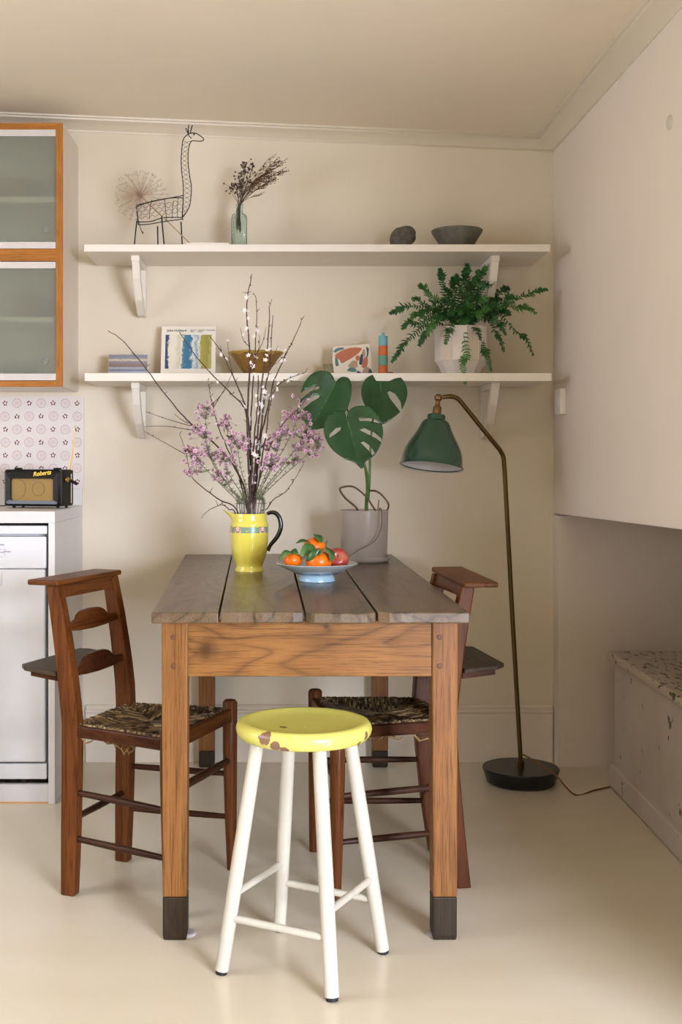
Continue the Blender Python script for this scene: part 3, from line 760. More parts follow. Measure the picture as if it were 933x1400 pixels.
# ================================================================ floor lamp
M['green'] = flat('lamp_green_enamel', '#1f4a35', 0.22, coat=0.5)
M['enw'] = flat('lamp_white_enamel', '#e6e3e0', 0.3)
M['brass'] = flat('aged_brass', '#5f4c2a', 0.34, 0.9)
M['brass2'] = flat('copper_brass', '#86694a', 0.35, 0.9)
M['iron'] = flat('lamp_base_black', '#0f1315', 0.3)
LX, LY = 0.8404, 4.02
lp = thing('floor_lamp', 'brass floor lamp with a bell-shaped green enamel shade', 'lamp', (LX, LY, 0))
MB().lathe([(0, 0), (0.108, 0), (0.116, 0.006), (0.129, 0.044), (0.131, 0.050), (0.128, 0.0535), (0, 0.0535)], 64).build('base', M['iron'], lp, smooth=30)
MB().lathe([(0, 0.0535), (0.0115, 0.0535), (0.0115, 0.072), (0.0085, 0.075), (0, 0.075)], 20).build('collar', M['brass'], lp, smooth=40)
def LP(px, py, d=LY): return at(px, py, d) - Vector((LX, LY, 0))
path = [LP(712.5, 1043), LP(700.8, 840), LP(690.5, 645)] + catmull([LP(689.6, 636), LP(688.4, 624), LP(683, 614, 4.01)], 5)[1:] + [LP(660, 586, 4.0), LP(636, 556, 3.99)] + catmull([LP(632, 551, 3.988), LP(625.5, 544.5, 3.985), LP(616, 542, 3.98), LP(606, 543, 3.98)], 5)[1:]
m = MB(); m.tube(path, 0.0078, 14); m.build('pole', M['brass'], lp, smooth=60)
J = LP(599.7, 544, 3.978)
m = MB(); m.ball(J, 0.0138, 16, 10); m.build('joint', M['brass2'], lp, smooth=60)
tx, ty = math.radians(7), math.radians(-9)
Rm = Matrix.Rotation(tx, 4, 'Y') @ Matrix.Rotation(ty, 4, 'X')
def shade_part(prof, nm, mat, n=48):
    mb = MB(); mb.lathe(prof, n); o = mb.build(nm, mat, lp, smooth=35)
    o.location = J; o.rotation_euler = Rm.to_euler(); return o
shade_part([(0, -0.010), (0.0075, -0.010), (0.0075, -0.026), (0.012, -0.030), (0.0145, -0.036), (0.0145, -0.054), (0.016, -0.056), (0.016, -0.062), (0, -0.062)], 'socket', M['brass2'], 24)
sh = shade_part([(0, -0.060), (0.029, -0.060), (0.031, -0.063), (0.031, -0.077), (0.038, -0.080), (0.0455, -0.086), (0.051, -0.097), (0.0575, -0.112), (0.070, -0.135), (0.084, -0.158), (0.0945, -0.180), (0.1005, -0.202), (0.1025, -0.218), (0.1035, -0.230), (0.1075, -0.236), (0.1088, -0.239), (0.1068, -0.2405), (0.1025, -0.2345)], 'lamp_shade', M['green'], 64)
md = MB(); md.lathe([(0.1060, -0.2400), (0.1015, -0.231), (0.1005, -0.218), (0.0985, -0.203), (0.0925, -0.181), (0.082, -0.159), (0.068, -0.136), (0.0555, -0.113), (0.047, -0.098), (0.040, -0.090), (0, -0.086)], 64)
o = md.build('shade_lining', M['enw'], sh, smooth=60)
md = MB(); md.lathe([(0, -0.088), (0.012, -0.092), (0.013, -0.12), (0.022, -0.15), (0.028, -0.175), (0.022, -0.198), (0, -0.207)], 24); md.build('bulb', flat('bulb_white', '#f1efe9', 0.2), sh, smooth=60)
m = MB(); m.tube(catmull([LP(714, 1031, 4.0), LP(727, 1038, 3.97), LP(742, 1049, 3.93), LP(760, 1062, 3.88) + Vector((0, 0, 0.006)), (0.985-LX, 3.86-LY, 0.0035), (1.06-LX, 3.91-LY, 0.0035), (1.128-LX, 3.955-LY, 0.0035)], 8), 0.0028, 8)
m.build('cord', flat('brown_cord', '#7a4f24', 0.6), lp, smooth=60)

# ================================================================ jug on the table
M['jug'] = flat('jug_yellow_glaze', '#e3d457', 0.16, coat=0.5)
M['jugw'] = flat('jug_cream_inside', '#efe9d2', 0.3)
M['jblack'] = flat('jug_black_handle', '#11120f', 0.2, coat=0.4)
JX, JY = at(341, 783, 3.62).x, 3.62
jg = thing('jug', 'yellow ceramic jug with black handle and patterned green band', 'jug', (JX, JY, ZT))
q = 0.0002425
prof = [(0, 0.0), (182, 0), (184, 12), (181, 34), (170, 52), (170, 80), (184, 120), (205, 175), (222, 240), (233, 310), (240, 390), (243, 470), (243, 570), (243, 582), (245, 598), (243, 612), (232, 625), (226, 650), (224, 690), (226, 735)]
inner = [(218, 737), (214, 700), (218, 640), (232, 590), (232, 400), (215, 260), (180, 140), (140, 60), (0, 50)]
def jugmesh(pr):
    m = MB(); m.lathe([(r*q, z*q) for r, z in pr], 64)
    nv = []
    for (x, y, z) in m.v:                                     # pull the spout out of the rim
        a = math.atan2(y, -x); k = max(0, 1 - abs(a)/0.62); k = k*k*(3-2*k)
        h = max(0, (z/q - 640)/97); h = h*h
        R = math.hypot(x, y)
        if R > 0.02 and k > 0:
            x -= k*h*0.026; y *= (1 - 0.35*k*h); z += k*h*0.010
        nv.append((x, y, z))
    m.v = nv; return m
jugmesh(prof + [(224, 740)] + inner[:1]).build('body', M['jug'], jg, smooth=50)
jugmesh(inner).build('lining', M['jugw'], jg, smooth=50)
hp = [(615-385, 733), (650-385, 748), (690-385, 752), (735-385, 735), (775-385, 680), (792-385, 600), (785-385, 530), (750-385, 450), (700-385, 385), (655-385, 330), (628-385, 260)]
m = MB(); pts = catmull([(u*q*0.99, 0, z*q) for u, z in hp], 4); n_ = len(pts)
m.tube(pts, [0.0052 + 0.002*math.sin(PI*i/(n_-1)) for i in range(n_)], 12); m.build('handle', M['jblack'], jg, smooth=60)
# band with flower panels
gb, gp, gm, gy = flat('band_green', '#7d9c7c', 0.3), flat('band_pink', '#e6bfae', 0.3), flat('band_maroon', '#7b2a22', 0.3), flat('band_blue', '#9aa0c2', 0.3)
def band(a0, a1, z0, z1, off, nm, mat, par, n=10):
    m = MB(); R = 243.6*q + off
    ro = []
    for k in range(n+1):
        a = a0 + (a1-a0)*k/n; c, s_ = math.cos(a), math.sin(a)
        ro.append([(R*c, R*s_, z0*q), (R*c, R*s_, z1*q), ((R-0.0012)*c, (R-0.0012)*s_, z1*q), ((R-0.0012)*c, (R-0.0012)*s_, z0*q)])
    m.loft(ro); return m.build(nm, mat, par, smooth=40)
bd = band(-PI, PI, 500, 574, 0.0002, 'band', gb, jg, 64)
for k in range(9):
    a = -PI/2 - 0.62 + k*0.94*PI*2/8.46/1.0
    if k % 2 == 0:
        pn = band(a - 0.19, a + 0.19, 502, 572, 0.0006, 'band_panel', gp, bd)
        for (da, z) in ((0, 505), (-0.13, 535), (0.13, 535), (-0.08, 512), (0.08, 512), (-0.15, 560), (0.15, 560)):
            band(a + da - 0.035, a + da + 0.035, z, z + 15, 0.0009, 'band_petal', gm, bd, 3)
    else:
        for j in range(5):
            band(a - 0.22 + j*0.09, a - 0.15 + j*0.09, 512 + 12*(j % 3), 536 + 10*(j % 2), 0.0006, 'band_dab', gy if j % 2 else flat('band_yellow', '#d8c94e', 0.3), bd, 2)

# ---- branches and flowers standing in the jug (traced in a close-up frame, each at its own depth)
M['twig'] = leafmat('twig_bark', '#2c1c17', '#5a4034', 0.75, 60)
M['twig2'] = leafmat('grey_stem', '#5d564c', '#8a8375', 0.75, 60)
M['bud'] = leafmat('bud_brown', '#4a2a20', '#8c5c48', 0.6, 80)
M['blossom'] = leafmat('white_blossom', '#efe2d8', '#fbf6f0', 0.6, 60)
M['pink'] = leafmat('pink_wax_petals', '#ab7f92', '#d4aebb', 0.55, 90)
M['pinkc'] = leafmat('wax_flower_eye', '#6d3350', '#8c4a62', 0.6, 60)
M['needle'] = leafmat('needle_green', '#56623a', '#80875a', 0.6, 60)
def Zm(x, y): return (120 + x/2.744, 360 + y/2.744)
def Zn(x, y): return (240 + x/4.241, 500 + y/4.241)
JM = (JX, JY, ZT + 0.735*0.2425*1.0)             # jug mouth
rb = random.Random(21)
def flower(m, c, r, nrm, npet=5, mi=0, width=0.55):
    n = nrm.normalized(); u = n.orthogonal().normalized(); w = n.cross(u); a0 = rb.uniform(0, 6)
    for k in range(npet):
        a = a0 + 2*PI*k/npet; d = u*math.cos(a) + w*math.sin(a); sd_ = n.cross(d)
        p1 = c + d*r*0.55 + sd_*r*width*0.5 + n*r*0.25; p2 = c + d*r + n*r*0.35; p3 = c + d*r*0.55 - sd_*r*width*0.5 + n*r*0.25
        m.add([c, p1, p2, p3], [(0, 1, 2, 3)], mi)
def make_branch(label, px_pts, dspread, nbl=0, nbud=8, r0=0.0032, side=(), grey=False):
    base = Vector((rb.uniform(-0.022, 0.022), rb.uniform(-0.022, 0.022), 0.06))
    t = thing('blossom_branch', label, 'branch', (JX, JY, ZT), 0, 'blossom branches in the yellow jug')
    o = Vector((JX, JY, ZT)); N = len(px_pts); W = []
    for i, p in enumerate(px_pts):                                  # tip first
        f = 1 - i/(N-1); W.append(at(p[0], p[1], JY + dspread*f) - o)
    W.append(base)
    pts = catmull(list(reversed(W)), 5); n_ = len(pts)
    pts = [p + Vector((rb.gauss(0, .0008), rb.gauss(0, .001), 0)) for p in pts]
    rad = [r0*(1 - 0.72*i/(n_-1)) for i in range(n_)]
    rad = [r*1.15 for r in rad]; m = MB(); m.tube(pts, rad, 6)
    free = [p for p in pts if p.z > 0.20]; lowp = [p for p in free[:int(len(free)*.86)] if p.z > .27]
    spots = []
    for s_ in side:
        sp_ = [at(p[0], p[1], JY + dspread*0.5) - o for p in s_]
        k = min(range(n_), key=lambda i: (pts[i] - sp_[-1]).length); sp_.append(pts[k])
        cp = catmull(sp_, 4); m.tube(cp, [0.0007 + 0.0009*i/(len(cp)-1) for i in range(len(cp))], 5); spots += cp[:-3]
    for k in range(max(3, nbud//2)):                                # short spurs
        p = rb.choice(free); d = Vector((rb.uniform(-1, 1), rb.uniform(-.6, .6), rb.uniform(.1, 1))).normalized()*rb.uniform(.008, .022)
        m.tube([p, p + d*0.5 + Vector((0, 0, .001)), p + d], [0.0011, 0.0009, 0.0006], 5); spots.append(p + d)
    m.build('twig', M['twig2'] if grey else M['twig'], t, smooth=60)
    m = MB()
    for k in range(nbud):
        p = rb.choice(spots + free); d = Vector((rb.uniform(-1, 1), rb.uniform(-1, 1), rb.uniform(-.2, 1))).normalized()
        m.ball(p + d*0.003, (0.0018, 0.0018, 0.0027), 6, 4)
    stuff(m.build('buds', M['bud'], t, smooth=60))
    if nbl:
        m = MB()
        for k in range(nbl):
            p = rb.choice(lowp + lowp + spots[:3]) if lowp else rb.choice(free); d = Vector((rb.uniform(-1, 1), rb.uniform(-1, -.1), rb.uniform(-.3, 1))).normalized()
            flower(m, p + d*0.004, rb.uniform(.0065, .0105), d, 5, 0, 0.62)
        stuff(m.build('blossoms', M['blossom'], t))
    return t
B = [
 ('longest bare branch in the jug reaching far to the left', [(75,253),(125,285),(200,370),(290,490),(360,575),(410,620),(500,700),(570,800),(600,915)], -0.05, 0, 10, .0030, [[(218,557),(300,585),(380,608)], [(213,612),(300,612),(395,625)], [(325,566),(370,598)]]),
 ('bare branch crossing in front of the art print, bent tip at its top', [(345,258),(400,340),(460,410),(540,490),(590,548),(600,640),(605,800),(612,915)], 0.02, 2, 8, .0032, []),
 ('branch whose tip ends beside the right edge of the art print', [(460,275),(500,330),(530,390),(570,480),(598,560),(612,700),(610,915)], 0.05, 5, 10, .0030, [[(525,295),(533,370),(548,430)]]),
 ('tallest upright branch in the jug', [(617,40),(600,130),(597,190),(605,290),(607,400),(600,600),(605,800),(608,915)], 0.0, 14, 16, .0036, [[(573,243),(585,290),(604,310)], [(645,270),(640,330),(612,400)]]),
 ('thin upright branch just right of the tallest branch', [(632,125),(634,200),(630,300),(622,450),(612,600),(612,800),(612,915)], 0.06, 12, 12, .0028, [[(670,240),(655,300),(632,340)]]),
 ('dark upright branch with blossom, third from the tallest', [(683,153),(681,220),(671,330),(655,430),(640,600),(625,800),(615,915)], -0.03, 14, 14, .0034, [[(735,350),(700,380),(665,390)]]),
 ('short-tipped upright branch beside the slanting right-hand branch', [(695,195),(690,280),(680,400),(665,480),(648,640),(628,820),(618,915)], 0.03, 12, 12, .0030, [[(715,310),(700,340),(686,370)]]),
 ('branch slanting up to the right with a bare dark tip', [(812,198),(770,290),(740,350),(700,440),(680,520),(650,660),(632,830),(622,915)], 0.02, 8, 12, .0030, [[(745,330),(735,360)]]),
 ('branch turning out level to the right below the brown bowl', [(815,410),(760,430),(712,462),(683,530),(668,650),(640,830),(625,915)], -0.04, 6, 10, .0026, [[(800,445),(740,438)]]),
 ('twig with pale buds lying across the big left monstera leaf', [(888,405),(855,465),(800,535),(735,600),(680,700),(640,830),(625,915)], -0.10, 2, 12, .0024, []),
 ('thin twig bent down low on the left of the jug', [(345,640),(370,710),(385,790),(430,840),(500,890),(560,925)], -0.03, 0, 6, .0022, [[(215,632),(280,668),(365,715)]]),
 ('short twig rising at left below the art print', [(450,437),(458,480),(470,540),(500,640),(560,780),(596,915)], 0.05, 5, 12, .0022, [[(545,405),(520,460),(478,530)], [(530,460),(490,505),(470,530)]]),
 ('grey cut stem in the middle of the bunch', [(672,430),(660,560),(640,690),(625,820),(615,915)], 0.02, 3, 3, .0042, []),
 ('dark cut stem at the centre of the bunch', [(640,420),(636,560),(622,690),(612,820),(606,915)], -0.02, 6, 4, .0042, []),
]
for (lab, pts, ds, nb, nbud, r0, side) in B:
    make_branch(lab, [Zm(*p) for p in pts], ds, nb, nbud, r0, [[Zm(*p) for p in s_] for s_ in side], 'grey cut' in lab)
make_branch('thin twig curving down at lower right beside the dish', [Zn(*p) for p in [(745,565),(700,645),(640,730),(570,775),(530,830),(490,862)]], 0.02, 0, 8, .0020)
make_branch('small twig drooping over the jug spout at lower left', [Zn(*p) for p in [(150,888),(165,862),(205,832),(270,806),(310,832),(350,860)]], -0.03, 0, 2, .0018)

def wax_stem(label, px_pts, dspread, clusters, r0=0.0024):
    t = thing('wax_flower_stem', label, 'flower', (JX, JY, ZT), 0, 'pink wax flower stems in the yellow jug')
    o = Vector((JX, JY, ZT)); N = len(px_pts)
    W = [at(p[0], p[1], JY + dspread*(1 - i/(N-1))) - o for i, p in enumerate(px_pts)]
    e_ = W[-1]; W.append(Vector((e_.x*.6 + rb.uniform(-.006, .006), rb.uniform(-.02, .02), .06)))
    pts = catmull(list(reversed(W)), 6); n_ = len(pts)
    m = MB(); m.tube(pts, [r0*(1-.7*i/(n_-1)) for i in range(n_)], 5)
    free = [p for p in pts if p.z > .19]; fl_ = []; nd = []
    for (cx, cy, cr, nf) in clusters:
        c = at(cx, cy, JY + dspread*0.8) - o
        root = min(pts, key=lambda p: (p - c).length + max(0, p.z - c.z)*2)
        cp = catmull([root, root.lerp(c, .5) + Vector((0, 0, -.004)), c], 4); m.tube(cp, 0.0009, 4); nd += cp
        for k in range(int(nf*1.35)):
            d = Vector((rb.gauss(0, .6), rb.gauss(0, .6), rb.gauss(0, .55)));
            p = c + d*cr*0.62/1000*1.9
            m.tube([c.lerp(root, .25), p], 0.0005, 3); fl_.append(p)
    m.build('stem', M['twig2'], t, smooth=60)
    m = MB()
    for k in range(int(len(free)*14)):
        p = rb.choice(free[:-2] + nd); a = rb.uniform(0, 2*PI); d = Vector((math.cos(a), math.sin(a)*.8, rb.uniform(.3, 1.3))).normalized()*rb.uniform(.007, .014)
        m.add([p, p + d*.5 + Vector((.0009, 0, 0)), p + d, p + d*.5 - Vector((.0009, 0, 0))], [(0, 1, 2, 3)])
    stuff(m.build('needles', M['needle'], t))
    m = MB()
    for p in fl_:
        nn = Vector((rb.uniform(-1, 1), rb.uniform(-1.4, .2), rb.uniform(-.2, 1.2)))
        flower(m, p, rb.uniform(.0060, .0092), nn, 5, 0, 0.95); m.ball(p + nn.normalized()*.0014, .0019, 5, 4, 1)
    stuff(m.build('flowers', [M['pink'], M['pinkc']], t))
wb_ = (612, 912)
S = [
 ('wax flower stem with the topmost pink cluster at left', [(450,545),(440,640),(470,740),(540,850),wb_], -.03, [(445,545,20,15),(440,575,20,8),(432,625,26,18),(425,650,20,10)]),
 ('wax flower stem with a small pink cluster left of centre', [(520,590),(535,690),(570,800),wb_], .03, [(520,585,20,14),(515,610,16,7),(545,650,16,7)]),
 ('wax flower stem with the leftmost pink cluster, over the bare wall', [(390,730),(430,760),(500,830),(570,900),wb_], -.05, [(392,705,22,14),(405,745,26,18),(395,780,18,10),(420,725,16,8)]),
 ('wax flower stem with pale pink flowers below the topmost cluster', [(450,695),(480,770),(550,860),wb_], .0, [(452,695,22,14),(470,715,18,8),(490,790,16,6)]),
 ('wax flower stem with pink flowers low at left of centre', [(510,730),(530,790),(580,870),wb_], -.04, [(505,732,22,14),(530,740,16,8),(520,790,14,5)]),
 ('wax flower stem with purple-pink flowers at the centre', [(560,670),(575,770),(600,860),wb_], -.06, [(555,672,22,14),(580,685,18,10),(590,655,12,5)]),
 ('wax flower stem with the brightest pink cluster right of centre', [(730,645),(700,740),(655,840),wb_], -.06, [(735,640,24,18),(710,660,20,10),(690,690,18,7)]),
 ('wax flower stem with a low pink cluster right of centre', [(690,735),(665,800),(635,870),wb_], -.07, [(690,735,24,16),(665,750,18,10),(700,760,16,8)]),
 ('wax flower stem with the highest pink cluster at right by the leaf', [(795,560),(760,650),(700,760),(640,870),wb_], -.03, [(790,558,26,16),(770,580,24,14),(820,575,18,8),(750,575,18,8)]),
 ('wax flower stem with the rightmost pink cluster', [(865,680),(800,740),(720,810),(650,880),wb_], -.02, [(862,665,18,11),(870,690,14,7),(850,720,14,6),(845,650,14,7)]),
 ('wax flower stem with scattered pink flowers inside the right clusters', [(820,640),(770,710),(700,800),(640,880),wb_], .02, [(820,625,20,11),(800,680,20,11),(835,655,14,5),(780,640,16,6)]),
 ('wax flower stem with small pink flowers near the centre right', [(650,690),(640,770),(625,850),wb_], .04, [(650,690,22,11),(630,720,18,8),(675,670,16,6)]),
 ('leafy wax flower stem with few flowers low at right', [(770,740),(720,790),(660,860),wb_], .05, [(780,735,20,7),(750,750,16,5)]),
 ('leafy wax flower stem with few flowers low at left', [(480,810),(530,850),(580,890),wb_], .05, [(490,800,16,5),(530,820,14,3)]),
]
for (lab, pts, ds, cl) in S:
    pts = pts[:-1] + [(612 + max(-52, min(52, (pts[0][0] - 612)*0.26)), 905)]
    wax_stem(lab, [Zm(*p) for p in pts], ds, [(Zm(cx, cy) + (cr, nf)) for cx, cy, cr, nf in cl])

# ================================================================ fruit dish
FX, FY = at(433.6, 780, 3.33).x, 3.33
M['dish'] = flat('dish_glaze_grey', '#b6bcb6', 0.2, coat=0.4); M['dishb'] = flat('dish_blue_ring', '#2f4a82', 0.2); M['dishf'] = flat('dish_foot_blue', '#9fc0cf', 0.2, coat=0.3)
ds_ = thing('fruit_dish', 'shallow footed blue-grey dish holding mandarins on the table', 'dish', (FX, FY, ZT))
MB().lathe([(0.046, 0.016), (0.056, 0.021), (0.075, 0.028), (0.095, 0.037), (0.113, 0.047), (0.1165, 0.050), (0.1145, 0.0515), (0.108, 0.048), (0.085, 0.039), (0.055, 0.030), (0, 0.027)], 64).build('bowl', M['dish'], ds_, smooth=60)
MB().lathe([(0.0565, 0.0202), (0.0585, 0.0205), (0.068, 0.0246), (0.0675, 0.0256), (0.0565, 0.0212)], 64).build('blue_ring', M['dishb'], ds_, smooth=60)
MB().lathe([(0.044, 0.018), (0.048, 0.014), (0.0515, 0.006), (0.0515, 0.0), (0.046, 0.0), (0.043, 0.010), (0, 0.010)], 48).build('foot_ring', M['dishf'], ds_, smooth=40)
def orange_mat():
    m, nt, b = new_mat('mandarin_peel'); v = coords(nt)
    nt.links.new(ramp(nt, noise(nt, v, 20, 3), [(0.3, col('#d9580a')), (0.7, col('#f07a14'))]), b.inputs['Base Color'])
    b.inputs['Roughness'].default_value = 0.3; bump(nt, b, noise(nt, v, 420, 2), 0.35, 0.0006); return m
M['orange'] = orange_mat(); M['leaf_c'] = leafmat('citrus_leaf', '#1f4a22', '#4a7438', 0.3, 30)
M['leaf_c2'] = leafmat('citrus_leaf_pale', '#3f6e34', '#64884a', 0.35, 30)
def citrus_leaf(parent, base, tip, width, up, mat, curl=0.15):
    base, tip = Vector(base), Vector(tip); d = tip - base; L = d.length; d = d/L
    s_ = d.cross(Vector(up)).normalized(); n = s_.cross(d)
    m = MB(); rows = []; K = 8
    for i in range(K+1):
        u = i/K; w = width*0.5*math.sin(PI*u**0.85)**0.8 if 0 < u < 1 else 0.0003
        c = base + d*(L*u) + n*(curl*L*math.sin(PI*u))
        rows.append([c - s_*w + n*w*0.25, c, c + s_*w + n*w*0.25])
    m.loft(rows, cap=False, closed=False)
    return m.build('leaf', mat, parent, smooth=60, solid=0.0008)
def mandarin(label, c, r, leaves):
    t = thing('mandarin', label, 'mandarin', c, 0, 'mandarins in the dish')
    m = MB(); m.ball((0, 0, 0), (r, r, r*0.84), 28, 18)
    m.v = [(x, y, z - 0.10*r*math.exp(-((x*x+y*y)/(0.05*r*r)))*(1 if z > 0 else -0.6)) for x, y, z in m.v]
    m.build('peel', M['orange'], t, smooth=180)
    MB().lathe([(0.0032, r*0.72), (0.0034, r*0.80), (0.0022, r*0.86), (0, r*0.88)], 10).build('stalk', M['leaf_c2'], t, smooth=60)
    for (b_, e, w, up, mt, cu) in leaves: citrus_leaf(t, b_, e, w, up, M[mt], cu)
def FP(px, py, d): return at(px, py, d)
def zt5(x, y): return (370 + x/7.177, 720 + y/7.177)
def rel(c, pts):
    out = []
    for (p, e, w, up, mt, cu) in pts:
        a = at(*zt5(*p[:2]), p[2]) - c; b_ = at(*zt5(*e[:2]), e[2]) - c; out.append((a, b_, w, up, mt, cu))
    return out
c1 = at(*zt5(218, 328), 3.30); r1 = 0.0265
mandarin('small mandarin with a pale green leaf at the left of the dish', c1, r1, rel(c1, [((235, 270, 3.30), (85, 330, 3.26), .024, (0, -.5, 1), 'leaf_c2', .22), ((200, 240, 3.31), (275, 275, 3.28), .02, (0, -1, .6), 'leaf_c', .12)]))
c2 = at(*zt5(474, 342), 3.275); r2 = 0.037
mandarin('largest mandarin at the front of the dish', c2, r2, rel(c2, [((350, 340, 3.255), (490, 215, 3.245), .018, (.4, -1, .7), 'leaf_c', .10), ((540, 200, 3.27), (600, 350, 3.235), .030, (1, -1, .3), 'leaf_c', .12), ((540, 205, 3.27), (480, 290, 3.23), .022, (-1, -1, .4), 'leaf_c2', .05)]))
c3 = at(*zt5(432, 200), 3.36); r3 = 0.033
mandarin('mandarin on top of the others, half hidden by leaves', c3, r3, rel(c3, [((395, 160, 3.33), (248, 165, 3.31), .022, (0, -.4, 1), 'leaf_c', .12), ((425, 185, 3.315), (290, 290, 3.27), .036, (0, -1, .35), 'leaf_c2', .06), ((430, 75, 3.36), (500, 165, 3.31), .026, (.5, -1, .6), 'leaf_c', .08), ((555, 130, 3.37), (525, 215, 3.35), .008, (1, -1, 0), 'leaf_c2', .05)]))
def apple_mat():
    m, nt, b = new_mat('apple_skin'); v = coords(nt)
    c = ramp(nt, noise(nt, v, 26, 4), [(0.35, col('#8e2a26')), (0.55, col('#a8463a')), (0.75, col('#c98a5c'))])
    nt.links.new(c, b.inputs['Base Color']); b.inputs['Roughness'].default_value = 0.3; return m
ca = at(*zt5(655, 320), 3.335)
ap = thing('apple', 'red apple at the right side of the fruit dish', 'apple', ca)
m = MB(); m.ball((0, 0, 0), (.033, .033, .031), 28, 18)
rt = Matrix.Rotation(math.radians(70), 3, 'X')
m.v = [tuple(rt @ Vector((x, y, z - 0.011*math.exp(-((x*x+y*y)/0.00010))*(1 if z > 0 else -.6)))) for x, y, z in m.v]
m.build('skin', apple_mat(), ap, smooth=180)
m = MB(); m.tube([rt @ Vector((0, 0, .016)), rt @ Vector((.001, 0, .024)), rt @ Vector((.003, .001, .031))], .0012, 6); m.build('stalk', M['bud'], ap)

# ================================================================ monstera
PX, PY = at(498, 770, 3.97).x, 3.97
M['pot'] = flat('pot_grey_glaze', '#aca195', 0.3, coat=0.2)
M['soil'] = leafmat('potting_soil', '#2a1f17', '#4a3a2b', 0.9, 90)
M['mons'] = leafmat('monstera_leaf', '#153d1c', '#255428', 0.32, 14)
M['petiole'] = leafmat('petiole_green', '#3f6a2c', '#6a8a45', 0.4, 30)
M['root'] = leafmat('aerial_root', '#4b3a26', '#7b6547', 0.7, 50)
mo = thing('potted_monstera', 'monstera with three split leaves in a grey glazed pot', 'plant', (PX, PY, ZT))
po = MB().lathe([(0, 0.008), (0.074, 0.008), (0.078, 0.012), (0.0825, 0.165), (0.0835, 0.174), (0.0815, 0.176), (0.078, 0.174), (0.075, 0.150), (0.074, 0.02)], 64).build('pot', M['pot'], mo, smooth=50)
MB().lathe([(0, 0), (0.078, 0), (0.088, 0.010), (0.0895, 0.018), (0.0865, 0.0185), (0.083, 0.0085), (0, 0.0079)], 64).build('saucer', M['pot'], mo, smooth=50)
MB().lathe([(0, 0.158), (0.04, 0.158), (0.076, 0.154)], 32).build('soil', M['soil'], mo)
def z6(x, y): return (390 + x/3.4556, 480 + y/3.4556)
OM = Vector((PX, PY, ZT))
def mp(x, y, d): return at(*z6(x, y), d) - OM
def mleaf(outer, holes, mid, d0, gx, gy, fold, drop):
    (mx0, my0), (mx1, my1) = mid; L = math.hypot(mx1-mx0, my1-my0); ux, uy = (mx1-mx0)/L, (my1-my0)/L
    def fn(x, y):
        a = (x-mx0)*ux + (y-my0)*uy; b_ = abs((x-mx0)*(-uy) + (y-my0)*ux)
        d = d0 + gx*(x-mx0) + gy*(y-my0) - fold*b_*(1 - b_/260.0) + drop*(a/L)**2
        return mp(x, y, d)
    sm = [Vector((p[0], p[1], 0)) for p in outer]; sm = catmull(sm + [sm[0]], 3)[:-1]
    out2 = [(p.x, p.y) for p in sm]
    lf = sheet(out2, holes, 14, fn).build('leaf', M['mons'], mo, smooth=180, solid=0.0014)
    m = MB(); K = 12
    m.tube([fn(mx0 + (mx1-mx0)*i/K, my0 + (my1-my0)*i/K) + Vector((0, -0.0012, 0)) for i in range(K+1)], [0.0019*(1-.8*i/K) for i in range(K+1)], 5)
    m.build('midrib', M['petiole'], lf, smooth=60)
    return fn
fA = mleaf([(238,152),(222,112),(195,95),(150,96),(110,122),(84,165),(71,210),(70,262),(82,315),(105,352),(128,374),(160,368),(215,352),(262,318),(298,262),(314,200),(312,150),(298,126),(270,122),(250,134)],
      [[(60,206),(100,182),(140,166),(163,168),(160,178),(120,190),(62,240)], [(60,262),(90,232),(140,208),(164,208),(160,220),(125,240),(68,286)]], ((238,152),(122,368)), 3.93, -0.00010, -0.0002, 0.00035, -0.02)
fB = mleaf([(450,127),(438,112),(412,112),(382,132),(362,170),(362,215),(378,258),(405,300),(440,332),(464,346),(505,320),(548,282),(572,232),(578,190),(566,150),(540,118),(505,100),(475,104),(458,118)],
      [[(484,196),(494,188),(520,202),(546,240),(554,292),(546,290),(525,262),(495,222)]], ((450,127),(463,342)), 4.02, 0.0001, -0.0002, 0.00035, -0.02)
fC = mleaf([(291,318),(286,296),(268,282),(240,282),(208,300),(187,332),(182,375),(196,425),(228,470),(280,508),(330,528),(364,556),(386,520),(420,495),(446,455),(461,410),(462,362),(448,318),(425,285),(395,262),(350,258),(318,268),(298,290)],
      [[(350,320),(400,316),(440,326),(462,344),(440,340),(390,330),(352,330)], [(352,372),(375,364),(420,384),(455,412),(458,434),(430,412),(390,392)], [(358,432),(372,427),(405,450),(424,482),(414,494),(395,470)], [(209,410),(212,392),(240,364),(264,360),(262,372),(238,392)]], ((291,318),(362,550)), 3.86, 0.0, -0.00015, 0.0003, -0.015)
def stem(pts, r, nm, mat):
    P = catmull(pts, 5); n_ = len(P); m = MB()
    rs = [r[0] + (r[1]-r[0])*i/(n_-1) for i in range(n_)]; m.tube(P, rs, 8); m.build(nm, mat, mo, smooth=60)
stem([mp(385, 765, 3.97), mp(385, 700, 3.96), mp(392, 620, 3.94), mp(378, 545, 3.92), mp(335, 430, 3.90), fC(291, 318) + Vector((0, .003, 0))], (.0065, .0026), 'petiole', M['petiole'])
stem([mp(392, 700, 3.97), mp(400, 600, 3.985), mp(402, 480, 3.995), mp(414, 330, 4.01), mp(435, 220, 4.03), fB(450, 127) + Vector((0, .003, 0))], (.005, .0022), 'petiole', M['petiole'])
stem([mp(388, 690, 3.97), mp(385, 600, 3.965), mp(360, 460, 3.955), mp(300, 290, 3.945), fA(238, 152) + Vector((0, .003, 0))], (.005, .0022), 'petiole', M['petiole'])
